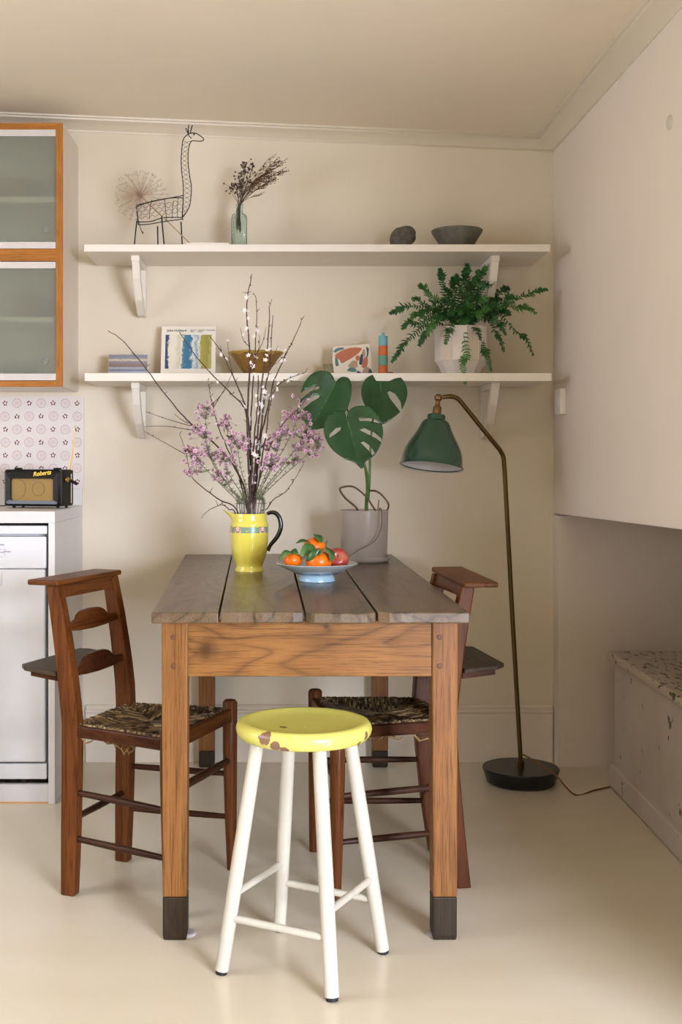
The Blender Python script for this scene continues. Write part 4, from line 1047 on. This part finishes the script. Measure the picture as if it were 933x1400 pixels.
stem([mp(345, 765, 3.96), mp(335, 738, 3.94), mp(285, 695, 3.92), mp(259, 655, 3.91), mp(275, 642, 3.91), mp(325, 642, 3.91), mp(380, 685, 3.92), mp(415, 735, 3.94), mp(432, 765, 3.96)], (.0036, .0030), 'aerial_root', M['root'])
stem([mp(395, 660, 3.975), mp(430, 662, 3.95), mp(462, 685, 3.94), mp(490, 728, 3.95), mp(472, 768, 3.96)], (.0034, .0030), 'aerial_root', M['root'])
stem([mp(436, 770, 3.95), mp(440, 735, 3.95), mp(444, 702, 3.95)], (.0022, .0018), 'dry_stub', M['straw'])
stem([mp(440, 770, 3.95), mp(449, 742, 3.90), mp(456, 758, 3.872), mp(455, 830, 3.868), mp(420, 900, 3.866), mp(340, 945, 3.866), mp(288, 982, 3.865)], (.0017, .0012), 'aerial_root', M['root'])

# ================================================================ things on the upper shelf
M['wire'] = flat('dark_wire', '#1d2320', 0.5, 0.5)
GD = 4.15
gi = thing('wire_giraffe', 'giraffe figure bent from dark wire on the upper shelf', 'figurine', (at(215, 330, GD).x, GD, ZU))
OG = Vector((at(215, 330, GD).x, GD, ZU))
def gp_(x, y, dy=0.0): return at(145 + x/6.664, 160 + y/6.664, GD) - OG + Vector((0, dy, 0))
def wire(nm, lines, r=0.0017, par=gi, smooth=True):
    m = MB()
    for L in lines:
        P = [gp_(*p) for p in L]; P = catmull(P, 4) if smooth and len(P) > 2 else P
        m.tube(P, r, 6)
    return m.build(nm, M['wire'], par, smooth=60)
nf = [(790,215),(768,235),(752,300),(748,400),(760,520),(778,630),(775,720),(758,820),(700,915)]
nr = [(700,215),(690,300),(685,400),(690,500),(702,600),(705,715),(695,915)]
wire('head', [[(700,215),(720,180),(760,152),(810,145),(850,165),(888,195),(885,214),(850,220),(790,215)], [(745,155),(760,175),(780,195)], [(795,150),(808,150),(804,164),(795,158)]])
wire('neck', [nf, nr])
# hexagonal netting in the neck
def lerp_path(P, t):
    L = [0]
    for i in range(len(P)-1): L.append(L[-1] + math.hypot(P[i+1][0]-P[i][0], P[i+1][1]-P[i][1]))
    s_ = t*L[-1]
    for i in range(len(P)-1):
        if s_ <= L[i+1]: f = (s_-L[i])/(L[i+1]-L[i]); return (P[i][0]+(P[i+1][0]-P[i][0])*f, P[i][1]+(P[i+1][1]-P[i][1])*f)
    return P[-1]
net = []; K = 34
for ph in (0, 1):
    z_ = []
    for i in range(K+1):
        a = lerp_path(nf, i/K); b_ = lerp_path(nr, i/K); f = (0.5 + (0.48 if (i//2 + ph) % 2 else 0.02) - 0.25*(i % 2)*0) if True else 0
        f = [0.04, 0.5, 0.96, 0.5][(i + 2*ph) % 4]
        z_.append((a[0]*f + b_[0]*(1-f), a[1]*f + b_[1]*(1-f)))
    net.append(z_)
wire('neck_netting', net, 0.0007, gi, False)
wire('body_frame', [[(270,810,.02),(350,775,.022),(500,740,.022),(705,715,.0)], [(290,815,-.02),(450,775,-.022),(600,750,-.022),(705,738,.0)], [(270,812,.02),(280,815,0),(290,815,-.02)],
     [(290,945,.02),(400,940,.022),(520,905,.022),(690,915,0)], [(300,990,-.02),(380,990,-.022),(560,960,-.022),(705,930,0)], [(290,945,.02),(296,970,0),(300,990,-.02)], [(705,715,0),(695,915,0),(705,930,0)]])
wire('body_rib', [[(270,812,.02),(282,880,.026),(290,945,.02)], [(288,815,-.02),(290,900,-.027),(300,990,-.02)], [(422,765,-.02),(410,850,-.028),(400,940,-.02)], [(540,762,-.022),(550,860,-.03),(560,960,-.022)], [(610,752,.02),(600,830,.026),(600,912,.02)], [(660,745,-.01),(655,830,-.02),(655,925,-.01)]], 0.0010)
bn = []
for j in range(4):
    bn.append([(275 + i*30, 845 - i*5 + j*32 + (10 if (i + j) % 2 else -10), -.02 + .004*math.sin(i*2.0)) for i in range(15)])
wire('body_netting', bn, 0.0007)
for (a, b_, c, dy) in (((288,955),(276,1050),(262,1207),-.018), ((465,985),(467,1080),(471,1207),.018), ((512,915),(522,1040),(538,1207),-.018), ((680,945),(686,1060),(694,1207),.018)):
    wire('leg', [[a + (dy,), b_ + (dy,), c + (dy,)]], 0.0024)
wire('tail', [[(288,930,0),(308,985,-.006),(325,1040,-.01),(342,1055,-.01),(338,1068,-.01),(328,1050,-.01)]], 0.0012)
wire('horn', [[(752,150,.006),(750,110,.006),(754,68,.006)]], 0.002); wire('horn', [[(770,150,-.006),(778,115,-.006),(788,80,-.006)]], 0.002)
wire('ear', [[(748,155,0),(735,130,-.004),(727,108,-.006),(738,112,-.006),(748,145,0)]], 0.0012)

M['allium'] = leafmat('dried_allium', '#b0917c', '#cfb39d', 0.7, 40); M['alls'] = leafmat('dried_stem_straw', '#a88a55', '#c2a672', 0.7, 40)
AD = 4.20
ac = at(145 + 362/6.664 - 6, 160 + 742/6.664 - 2, AD)
ac = at(192, 268, AD)
al = thing('allium_seed_head', 'dried round allium seed head behind the wire giraffe', 'dried flower', (ac.x, ac.y, ZU))
O_ = Vector((ac.x, ac.y, ZU)); ra_ = random.Random(9)
m = MB(); e_ = at(269, 341, AD - 0.07) - O_; e_.z = 0.003
m.tube([ac - O_, (ac - O_).lerp(e_, .5) + Vector((0, 0, .002)), e_], [.0016, .0019, .0022], 8); m.build('stem', M['alls'], al, smooth=60)
m = MB(); m2 = MB()
for k in range(120):
    z = 1 - 2*(k + .5)/120; a = k*2.39996; s_ = math.sqrt(1-z*z); d = Vector((s_*math.cos(a), s_*math.sin(a)*0.75, z))
    if d.dot(Vector((.72, 0, -.69))) > .72: continue
    R_ = 0.092*ra_.uniform(.86, 1.04); c0 = ac - O_; p = c0 + d*R_
    if p.z < 0.004: continue
    if abs(p.y + AD) > YW - 0.008: p.y = YW - 0.008 - AD
    m.tube([c0, c0.lerp(p, .5) + Vector((0, 0, .002)), p], [.0007, .0005, .0005], 4)
    m2.ball(p, .0017, 6, 4)
    for j in range(6):
        q_ = (d*.6 + Vector((ra_.uniform(-1, 1), ra_.uniform(-1, 1), ra_.uniform(-1, 1)))).normalized()
        m2.tube([p, p + q_*.0095], [.0005, .0003], 3)
stuff(m.build('rays', M['allium'], al)); stuff(m2.build('florets', M['allium'], al))
t = thing('paper_card', 'flat white card lying on the upper shelf beside giraffe', 'card', (at(285, 333, 4.07).x, 4.07, ZU))
MB().box(-0.074, 0.074, -0.05, 0.05, 0.0, 0.008).build('card_block', M['shelf'], t, bevel=0.001)

# bottle with dried flowers
BD = 4.13
bo = Vector((at(327.3, 330, BD).x, BD, ZU))
M['aqua'] = glassy('aqua_glass', '#e2f1ee', 0.03, 1.33, 1.0)
bt = thing('glass_bottle', 'old aqua glass bottle on the upper shelf', 'bottle', bo)
pr_b = [(0.0, 0.001), (0.024, 0.001), (0.0278, 0.005), (0.0278, 0.112), (0.026, 0.122), (0.019, 0.129), (0.0125, 0.132), (0.0120, 0.150), (0.0142, 0.151), (0.0146, 0.160), (0.0138, 0.163), (0.0100, 0.163), (0.0092, 0.150), (0.0095, 0.132), (0.016, 0.126), (0.0225, 0.119), (0.0245, 0.110), (0.0245, 0.008), (0.021, 0.005), (0, 0.005)]
m = MB(); n = 48; rings = []
for r, z in pr_b:
    pw = 5.0 if (r > 0.0155) else 2.0
    ring = []
    for k in range(n):
        a = 2*PI*k/n; ca_, sa_ = math.cos(a), math.sin(a); qq = (abs(ca_)**pw + abs(sa_)**pw)**(-1/pw)
        ring.append((max(r, 1e-5)*qq*ca_, max(r, 1e-5)*qq*sa_*(0.8 if pw > 2 else 1), z))
    rings.append(ring)
m.loft(rings, cap=False); m.build('glass', M['aqua'], bt, smooth=50)
M['dk1'] = leafmat('dried_maroon', '#2f1d1c', '#5b3c33', 0.8, 70); M['dk2'] = leafmat('dried_brown', '#4a2a12', '#7d5126', 0.8, 70); M['dk3'] = leafmat('dried_stalk', '#3f3424', '#6f5d3f', 0.8, 60)
def z8(x, y): return at(300 + x/8.482, 200 + y/8.482, BD) - bo
rd_ = random.Random(31)
def dried(label, tips, mat, kind):
    t = thing('dried_flower_bunch', label, 'dried flowers', bo)
    m = MB(); m2 = MB()
    for (x, y, spread, n_) in tips:
        tip = z8(x, y) + Vector((0, rd_.uniform(-.03, .03), 0)); neck = Vector((rd_.uniform(-.004, .004), rd_.uniform(-.004, .004), .157)); low = Vector((rd_.uniform(-.012, .008), rd_.uniform(-.006, .006), rd_.uniform(.06, .10)))
        midp = neck.lerp(tip, .5) + Vector((-.006 if kind == 'spray' else 0, 0, .008 if kind == 'spray' else 0))
        P = catmull([low, neck, midp, tip], 5); m.tube(P, [.0011 - .0005*i/(len(P)-1) for i in range(len(P))], 5)
        for k in range(n_):
            f = rd_.uniform(.55, 1.0) if kind == 'spray' else rd_.uniform(.7, 1.0)
            r0 = P[min(len(P)-1, int(len(P)*(.35 + .6*f)))]
            d = Vector((rd_.gauss(0, 1), rd_.gauss(0, 1), rd_.gauss(0, 1)))*spread/8.482/385*0.8
            if kind == 'spray': d = d*.5 + Vector((.022, 0, .008))*rd_.uniform(.5, 1.5)
            p = r0 + d
            m.tube([r0, r0.lerp(p, .5) + Vector((0, 0, .001)), p], [.0006, .0005, .0004], 4)
            if kind == 'spray':
                for j in range(3): q_ = r0.lerp(p, .3 + .3*j); m2.ball(q_, (.0022, .0018, .0016), 5, 4)
            else:
                m2.ball(p, (.0030, .0030, .0024), 6, 4)
                for j in range(4):
                    dd = Vector((rd_.uniform(-1, 1), rd_.uniform(-1, 1), rd_.uniform(-.3, 1))).normalized(); m2.add([p, p + dd*.004 + Vector((.0015, 0, 0)), p + dd*.006, p + dd*.004 - Vector((.0015, 0, 0))], [(0, 1, 2, 3)])
    m.build('stalks', M['dk3'], t, smooth=60); stuff(m2.build('dried_heads', mat, t))
dried('dark maroon dried flower heads at left in the glass bottle', [(110,480,45,9),(130,420,30,4),(200,430,60,14),(230,360,50,12),(265,300,40,7),(290,190,45,10),(320,170,45,10),(400,180,35,9),(350,210,35,8),(250,440,60,14),(340,400,55,14),(200,500,45,8),(280,470,55,12),(390,240,40,6)], M['dk1'], 'head')
dried('feathery brown dried spray leaning right from the glass bottle', [(560,180,50,16),(650,150,50,16),(700,140,40,12),(740,190,40,12),(700,270,50,18),(760,260,35,10),(600,240,50,18),(520,290,50,18),(600,400,40,12),(650,380,40,10),(440,370,50,18),(480,330,50,18),(560,330,45,14),(470,550,30,6),(420,450,40,10)], M['dk2'], 'spray')

# stone and bowl
so = at(550.5, 320, 4.14)
M['stone'] = leafmat('grey_stone', '#4c4840', '#6b665b', 0.85, 60)
t = thing('stone', 'rounded grey stone standing on the upper shelf', 'stone', (so.x, 4.14, ZU))
m = MB(); m.ball((0, 0, 0), (0.048, 0.03, 0.046), 28, 18)
nv = []
for x, y, z in m.v:
    x2 = x*(1 + 0.0*z) + (0.010 if z > 0.015 else -0.004)*(abs(z)/.046) ; z2 = z + 0.1*x
    z2 = max(z2, -0.044 + 0.002*abs(x)/.05)
    if x < -.02: x2 = x*0.94
    if z < -0.01 and x > 0: x2 = x*(1 + 0.55*(z + .01)/.046*1.3)
    nv.append((x2, y, z2 + 0.044))
mz = min(p[2] for p in nv); m.v = [(x, y, z - mz) for x, y, z in nv]
m.build('stone_body', M['stone'], t, smooth=180)
bo2 = at(625, 330, 4.14)
M['slate'] = leafmat('grey_stoneware', '#57534a', '#6e6a5f', 0.6, 40); M['terra'] = leafmat('brown_clay', '#6b4a38', '#80583f', 0.7, 40)
t = thing('stoneware_bowl', 'dark grey flared bowl on the upper shelf at right', 'bowl', (bo2.x, 4.14, ZU))
MB().lathe([(0, 0.004), (0.052, 0.003), (0.060, 0.020), (0.076, 0.046), (0.089, 0.066), (0.0905, 0.072), (0.088, 0.074), (0.085, 0.071), (0.070, 0.046), (0.052, 0.016), (0, 0.010)], 48).build('bowl_body', M['slate'], t, smooth=50)
MB().lathe([(0, 0), (0.050, 0), (0.053, 0.004), (0.057, 0.0115), (0.052, 0.010), (0, 0.0035)], 48).build('clay_foot', M['terra'], t, smooth=50)

# ================================================================ things on the lower shelf
def generated_stripes(name, stops, axis, dist=0.25, nsc=3.5, stretch=(1, 1, 1), rough=0.6, interp='LINEAR'):
    m, nt, b = new_mat(name)
    tc = nt.nodes.new('ShaderNodeTexCoord'); sp_ = nt.nodes.new('ShaderNodeSeparateXYZ'); nt.links.new(tc.outputs['Generated'], sp_.inputs[0])
    mp_ = nt.nodes.new('ShaderNodeMapping'); mp_.inputs['Scale'].default_value = stretch; nt.links.new(tc.outputs['Generated'], mp_.inputs[0])
    nf_ = noise(nt, mp_.outputs[0], nsc, 6, 0.7, 0.6)
    a = nt.nodes.new('ShaderNodeMath'); a.operation = 'MULTIPLY_ADD'; nt.links.new(nf_, a.inputs[0]); a.inputs[1].default_value = dist; nt.links.new(sp_.outputs[axis], a.inputs[2])
    s_ = nt.nodes.new('ShaderNodeMath'); s_.operation = 'SUBTRACT'; nt.links.new(a.outputs[0], s_.inputs[0]); s_.inputs[1].default_value = dist*0.5
    nt.links.new(ramp(nt, s_.outputs[0], stops, interp), b.inputs['Base Color']); b.inputs['Roughness'].default_value = rough
    return m
def leaning(name, label, cat, px0, px1, ptop, d, zb, thick, mat, tilt, edge_mat=None):
    """a card leaning back against the wall, its foot at depth d"""
    x0, x1 = (px0 - CX)/FPX*d, (px1 - CX)/FPX*d
    h = (EYE - (ptop - CY)/FPX*d) - zb
    t = thing(name, label, cat, ((x0+x1)/2, d, zb)); t.rotation_euler = (-tilt, 0, 0)
    MB().box(-(x1-x0)/2, (x1-x0)/2, 0, thick, 0.0, h/math.cos(tilt)).build('board', mat, t, bevel=0.0008)
    return t, (x1-x0), h/math.cos(tilt)
# art print
M['card'] = flat('print_card', '#e4dccb', 0.6)
t, w, h = leaning('art_print', 'square white art print with blue and olive abstract picture', 'print', 219.5, 294.5, 444, 4.20, ZL, 0.003, M['card'], 0.25)
pm = generated_stripes('abstract_blue_picture', [(0.0, col('#2d3f66')), (0.055, col('#33456a')), (0.075, col('#ddd5c0')), (0.20, col('#e2dac6')), (0.30, col('#c9c3a8')), (0.36, col('#dfd8c8')), (0.40, col('#3f7590')), (0.55, col('#2f6d8c')), (0.60, col('#dcd8cc')), (0.68, col('#7f9db0')), (0.73, col('#e0dac8')), (0.77, col('#a3993f')), (0.93, col('#8f8a45')), (1.0, col('#b5ab62'))], 0, 0.30, 7.0, (1.3, 1, 0.7))
MB().box(-w*0.425, w*0.425, -0.0006, 0.0, h*0.165, h*0.83).build('picture', pm, t)
inkd = flat('print_ink', '#3a3a3a', 0.6)
text_part('print_title', 'John Hubbard', 0.0125, inkd, t, (-w*0.40, -0.0004, h*0.895), R90, extrude=0.0003)
text_part('print_small_text', 'Spirit of\nPlace', 0.0062, inkd, t, (0.006, -0.0004, h*0.915), R90)
text_part('print_small_text', '2 October - 6 November\nGallery', 0.0062, inkd, t, (0.032, -0.0004, h*0.915), R90)
# winter postcard
pc = generated_stripes('winter_landscape_picture', [(0.0, col('#9aa0ac')), (0.18, col('#b9bcc6')), (0.28, col('#6d7280')), (0.38, col('#a9adb6')), (0.46, col('#7f6a60')), (0.56, col('#8d7a74')), (0.68, col('#8b8796')), (0.76, col('#d6c49a')), (0.82, col('#8c8996')), (1.0, col('#7f8292'))], 2, 0.16, 7, (1.2, 1, 1.6))
t, w, h = leaning('postcard', 'small winter landscape card leaning at the left end of shelf', 'postcard', 147.5, 201.5, 484, 4.19, ZL, 0.002, flat('card_edge', '#c8bda8', 0.6), 0.22)
MB().box(-w*0.49, w*0.49, -0.0005, 0.0, h*0.03, h*0.985).build('picture', pc, t)
# brown bowl
bb = at(350, 500, 4.12)
M['bglaze'] = leafmat('amber_glaze', '#6e4a1e', '#8f6a30', 0.3, 25); M['brim'] = leafmat('ochre_rim', '#a08136', '#b99a4a', 0.4, 30)
t = thing('brown_bowl', 'wide brown glazed bowl behind the branches on lower shelf', 'bowl', (bb.x, 4.12, ZL))
MB().lathe([(0, 0.0), (0.040, 0.0), (0.044, 0.008), (0.062, 0.034), (0.082, 0.062), (0.095, 0.076), (0.093, 0.079), (0.078, 0.066), (0.055, 0.036), (0.035, 0.012), (0, 0.009)], 56).build('bowl_body', M['bglaze'], t, smooth=50)
m = MB(); m.lathe([(0.088, 0.0695), (0.0955, 0.0755), (0.099, 0.080), (0.0975, 0.0815), (0.092, 0.0785)], 56)
m.v = [(x, y, z + 0.0012*math.sin(9*math.atan2(y, x))) for x, y, z in m.v]; m.build('rim', M['brim'], t, smooth=50)
# painted fragment
PD = 4.17
def z4(x, y): return (430 + x/7.177, 440 + y/7.177)
pO = Vector((at(484, 500, PD).x, PD, ZL))
pf = thing('painted_panel', 'small painted panel with orange and teal brush marks', 'painting', pO); pf.rotation_euler = (-0.16, 0, 0)
def zp(x, y): v = at(*z4(x, y), PD) - pO; return (v.x, max(v.z, 0.0)/math.cos(.16))
def patch(poly, y0, y1, nm, mat, par, sm=True):
    P = [zp(*p) for p in poly]
    if sm: P = [(v.x, v.y) for v in catmull([Vector((p[0], p[1], 0)) for p in P + [P[0]]], 3)[:-1]]
    m = MB(); m.prism(P, lambda u, v, w: (u, w, v), y0, y1); return m.build(nm, mat, par)
bdp = patch([(186,236),(300,232),(430,222),(542,208),(560,300),(575,380),(590,560),(200,560),(178,380)], 0.0, 0.012, 'board', flat('panel_cream', '#dfd2bb', 0.6), pf, False)
cO, cT, cG, cB = flat('brush_terracotta', '#b5694a', 0.5), flat('brush_teal', '#4d7a7a', 0.5), flat('brush_tan', '#a98a72', 0.5), flat('brush_navy', '#22405e', 0.5)
for poly, mt in (([(205,320),(280,275),(370,250),(465,255),(440,300),(380,345),(330,375),(270,405),(250,370),(210,350)], cO), ([(190,290),(220,258),(280,248),(292,264),(230,285),(215,300)], cT), ([(205,350),(225,355),(240,420),(225,436),(208,420)], cT),
                 ([(440,410),(455,330),(470,312),(482,330),(470,410),(455,420)], cB), ([(470,300),(490,262),(502,300),(495,340),(480,330)], cG), ([(465,440),(480,370),(510,335),(528,370),(520,430),(490,455)], cO), ([(512,250),(520,238),(530,258),(540,255),(528,335),(516,340),(520,290)], cB),
                 ([(320,480),(350,448),(400,455),(415,485),(370,490)], cT), ([(330,430),(380,380),(420,390),(424,440),(400,450),(350,445)], cG), ([(405,340),(430,325),(448,345),(440,375),(415,380)], cO), ([(470,500),(490,455),(525,440),(540,470),(520,510),(480,515)], cG), ([(530,500),(540,458),(558,470),(568,510)], cB), ([(415,505),(425,480),(455,495),(460,515)], cB)):
    patch(poly, -0.0012, 0.0, 'brush_mark', mt, pf)
# clear tumbler beside it
tg = at(449, 500, 4.20)
t = thing('clear_glass', 'small clear glass left of the painted panel', 'glass', (tg.x, 4.20, ZL))
MB().lathe([(0, 0), (0.014, 0), (0.016, 0.004), (0.0175, 0.045), (0.0165, 0.046), (0.015, 0.006), (0, 0.005)], 28).build('tumbler', glassy('clear_glass', '#f2f4f0', 0.02, 1.35), t, smooth=50)
# stacked cylinder
sc_ = at(524, 500, 4.10)
t = thing('stacked_tube', 'turquoise, orange and green banded cylinder on the lower shelf', 'ornament', (sc_.x, 4.10, ZL))
zz = 0.0; rr = 0.0165
for (c, h, lab) in (('#c0622c', 0.0335, 'orange segment'), ('#5c8f78', 0.0345, 'green segment'), ('#c0622c', 0.0345, 'orange segment'), ('#6ba7ad', 0.0345, 'turquoise segment')):
    o = MB().lathe([(0, zz), (rr - .001, zz), (rr, zz + .001), (rr, zz + h - .001), (rr - .001, zz + h), (0, zz + h)], 36).build('segment', flat('segment_' + lab.split()[0], c, 0.6), t, smooth=40); o['label'] = lab; zz += h
MB().lathe([(0, zz), (0.006, zz), (0.006, zz + .007), (0.0045, zz + .011), (0, zz + .011)], 20).build('stopper', flat('segment_top', '#6ba7ad', 0.6), t, smooth=40)

# fern
FD = 4.16
fo = Vector((at(630.5, 500, FD).x, FD, ZL))
M['potw'] = flat('pot_white_matt', '#e4dcd2', 0.5); M['pott'] = None
def dotted():
    m, nt, b = new_mat('pot_dotted_panel'); v = coords(nt, (330, 330, 330))
    vo = nt.nodes.new('ShaderNodeTexVoronoi'); vo.inputs['Scale'].default_value = 1.0; vo.inputs['Randomness'].default_value = 0.1
    nt.links.new(v, vo.inputs['Vector'])
    c = ramp(nt, vo.outputs['Distance'], [(0.25, col('#c9b59c')), (0.5, col('#dfd2c2'))])
    nt.links.new(c, b.inputs['Base Color']); b.inputs['Roughness'].default_value = 0.6
    bump(nt, b, vo.outputs['Distance'], 0.5, 0.002); return m
M['pott'] = dotted()
fe = thing('potted_fern', 'green fern in a white faceted pot on the lower shelf', 'plant', fo)
n = 12; R_ = 0.0945; zb_, zm_, zt_ = 0.0, 0.052, 0.172
A = [2*PI*(k + .12)/n for k in range(n)]
base = MB(); base.loft([[(r*math.cos(a), r*math.sin(a), z) for a in A] for r, z in ((0.060, 0.0), (0.0665, 0.003), (0.069, 0.012), (0.080, 0.034), (R_*.985, zm_))]); bse = base.build('pot_base', M['potw'], fe, smooth=20)
for k in range(n):
    a, b_ = A[k], A[(k+1) % n]; P = [(R_*math.cos(a), R_*math.sin(a)), (R_*math.cos(b_), R_*math.sin(b_)), ((R_-.007)*math.cos(b_), (R_-.007)*math.sin(b_)), ((R_-.007)*math.cos(a), (R_-.007)*math.sin(a))]
    m = MB(); m.loft([[(x, y, zm_ - 0.0005) for x, y in P], [(x, y, zt_) for x, y in P]]); m.build('pot_facet', M['pott'] if k % 2 else M['potw'], fe)
MB().lathe([(0, zt_ - .018), (.05, zt_ - .016), (R_ - .012, zt_ - .02)], 24).build('soil', M['soil'], fe)
M['fern1'] = leafmat('fern_green', '#123d17', '#2f6a2a', 0.5, 30); M['fern2'] = leafmat('fern_light_green', '#2a5c22', '#538a3a', 0.5, 30)
rf_ = random.Random(77)
def frond(tip, lift, mat, wmax=0.020, base=None):
    base = base or Vector((rf_.uniform(-.035, .035), rf_.uniform(-.035, .03), zt_ - .014))
    mid = base.lerp(tip, .42) + Vector((0, 0, lift)); mid2 = base.lerp(tip, .78) + Vector((0, 0, lift*.55))
    wob = Vector((rf_.gauss(0, .006), 0, rf_.gauss(0, .006)))
    P = catmull([base, mid, mid2 + wob, mid2.lerp(tip, .55) - wob*.6 + Vector((0, 0, lift*.2)), tip], 7); n_ = len(P)
    m = MB(); m.tube(P, [.0012 - .0008*i/(n_-1) for i in range(n_)], 4)
    L = sum((P[i+1]-P[i]).length for i in range(n_-1)); N = max(12, int(L/.0078))
    face = Vector((rf_.gauss(0, .35), -.75, .65)).normalized()
    for k in range(N):
        u = .14 + .86*k/(N-1); f = u*(n_-1); i = min(int(f), n_-2); p = P[i].lerp(P[i+1], f - i); tg_ = (P[i+1]-P[i]).normalized()
        sd_ = tg_.cross(face)
        if sd_.length < .2: sd_ = tg_.cross(Vector((1, 0, .3)))
        sd_.normalize(); nn = sd_.cross(tg_)
        w = wmax*(math.sin(PI*min(1, u*.86 + .10))**.7)*rf_.uniform(.55, 1.15) + .002
        for s_ in (-1, 1):
            d = (sd_*s_ + tg_*.35 + nn*rf_.uniform(-.7, .5)).normalized(); a = tg_*(.0030)
            q0 = p - a*.6; q1 = p + a; e1 = p + d*w*.55 + a*1.1; e0 = p + d*w*.55 - a*1.0; tp = p + d*w + tg_*.003 - nn*.002
            m.add([q0, q1, e1, tp, e0], [(0, 1, 2, 3, 4)])
    # keep leaves in front of the wall and beneath the shelf above
    m.v = [(x, min(y, YW - FD - .006), min(z, ZUb - ZL - .006)) for x, y, z in m.v]
    return m.build('frond', mat, fe)
def zf(x, y, dy): v = at(500 + x/3.332, 280 + y/3.332, FD + dy) - fo; return v
tips = [(110,492,-.05,.05),(168,565,-.08,.05),(120,715,-.09,.075),(242,368,.0,.03),(340,292,.02,.01),(400,330,.06,.0),(462,262,.05,.0),(550,278,.03,.01),(585,338,-.03,.02),(655,380,.03,.03),(828,386,-.02,.03),(778,492,-.06,.06),(765,682,-.04,.11),(632,665,-.08,.09),(572,756,-.10,.10),(455,815,-.13,.12),(365,632,-.12,.08),(528,618,-.12,.07),(245,640,-.09,.07),(215,432,.03,.03),
        (300,440,-.09,.03),(390,390,-.08,.02),(470,400,-.10,.02),(550,430,-.10,.03),(620,470,-.10,.04),(330,520,-.12,.04),(430,500,-.14,.05),(520,520,-.14,.05),(600,540,-.12,.05),(420,320,.0,.0),(500,330,.05,.0),(360,370,.05,.0),(590,400,.06,.02),(660,500,-.05,.05),(250,500,-.06,.05),(280,590,-.10,.06),(620,430,.02,.02),(470,350,-.03,.0),(690,430,-.08,.04),(210,520,.02,.05),(540,350,-.05,.01),(640,590,-.06,.07),(400,450,-.14,.03),(480,460,-.14,.03),(440,380,-.06,.0),(520,400,-.07,.01),(350,430,-.06,.02),(560,480,-.12,.03),(380,500,-.13,.04),(460,540,-.15,.05),(310,480,.04,.03),(600,510,.04,.04),(450,300,.07,.0),(510,300,.02,.0)]
for i, (x, y, dy, lift) in enumerate(tips):
    frond(zf(x, y, dy), lift, M['fern2'] if i % 4 == 3 else M['fern1'], 0.020 if i < 20 else 0.024)
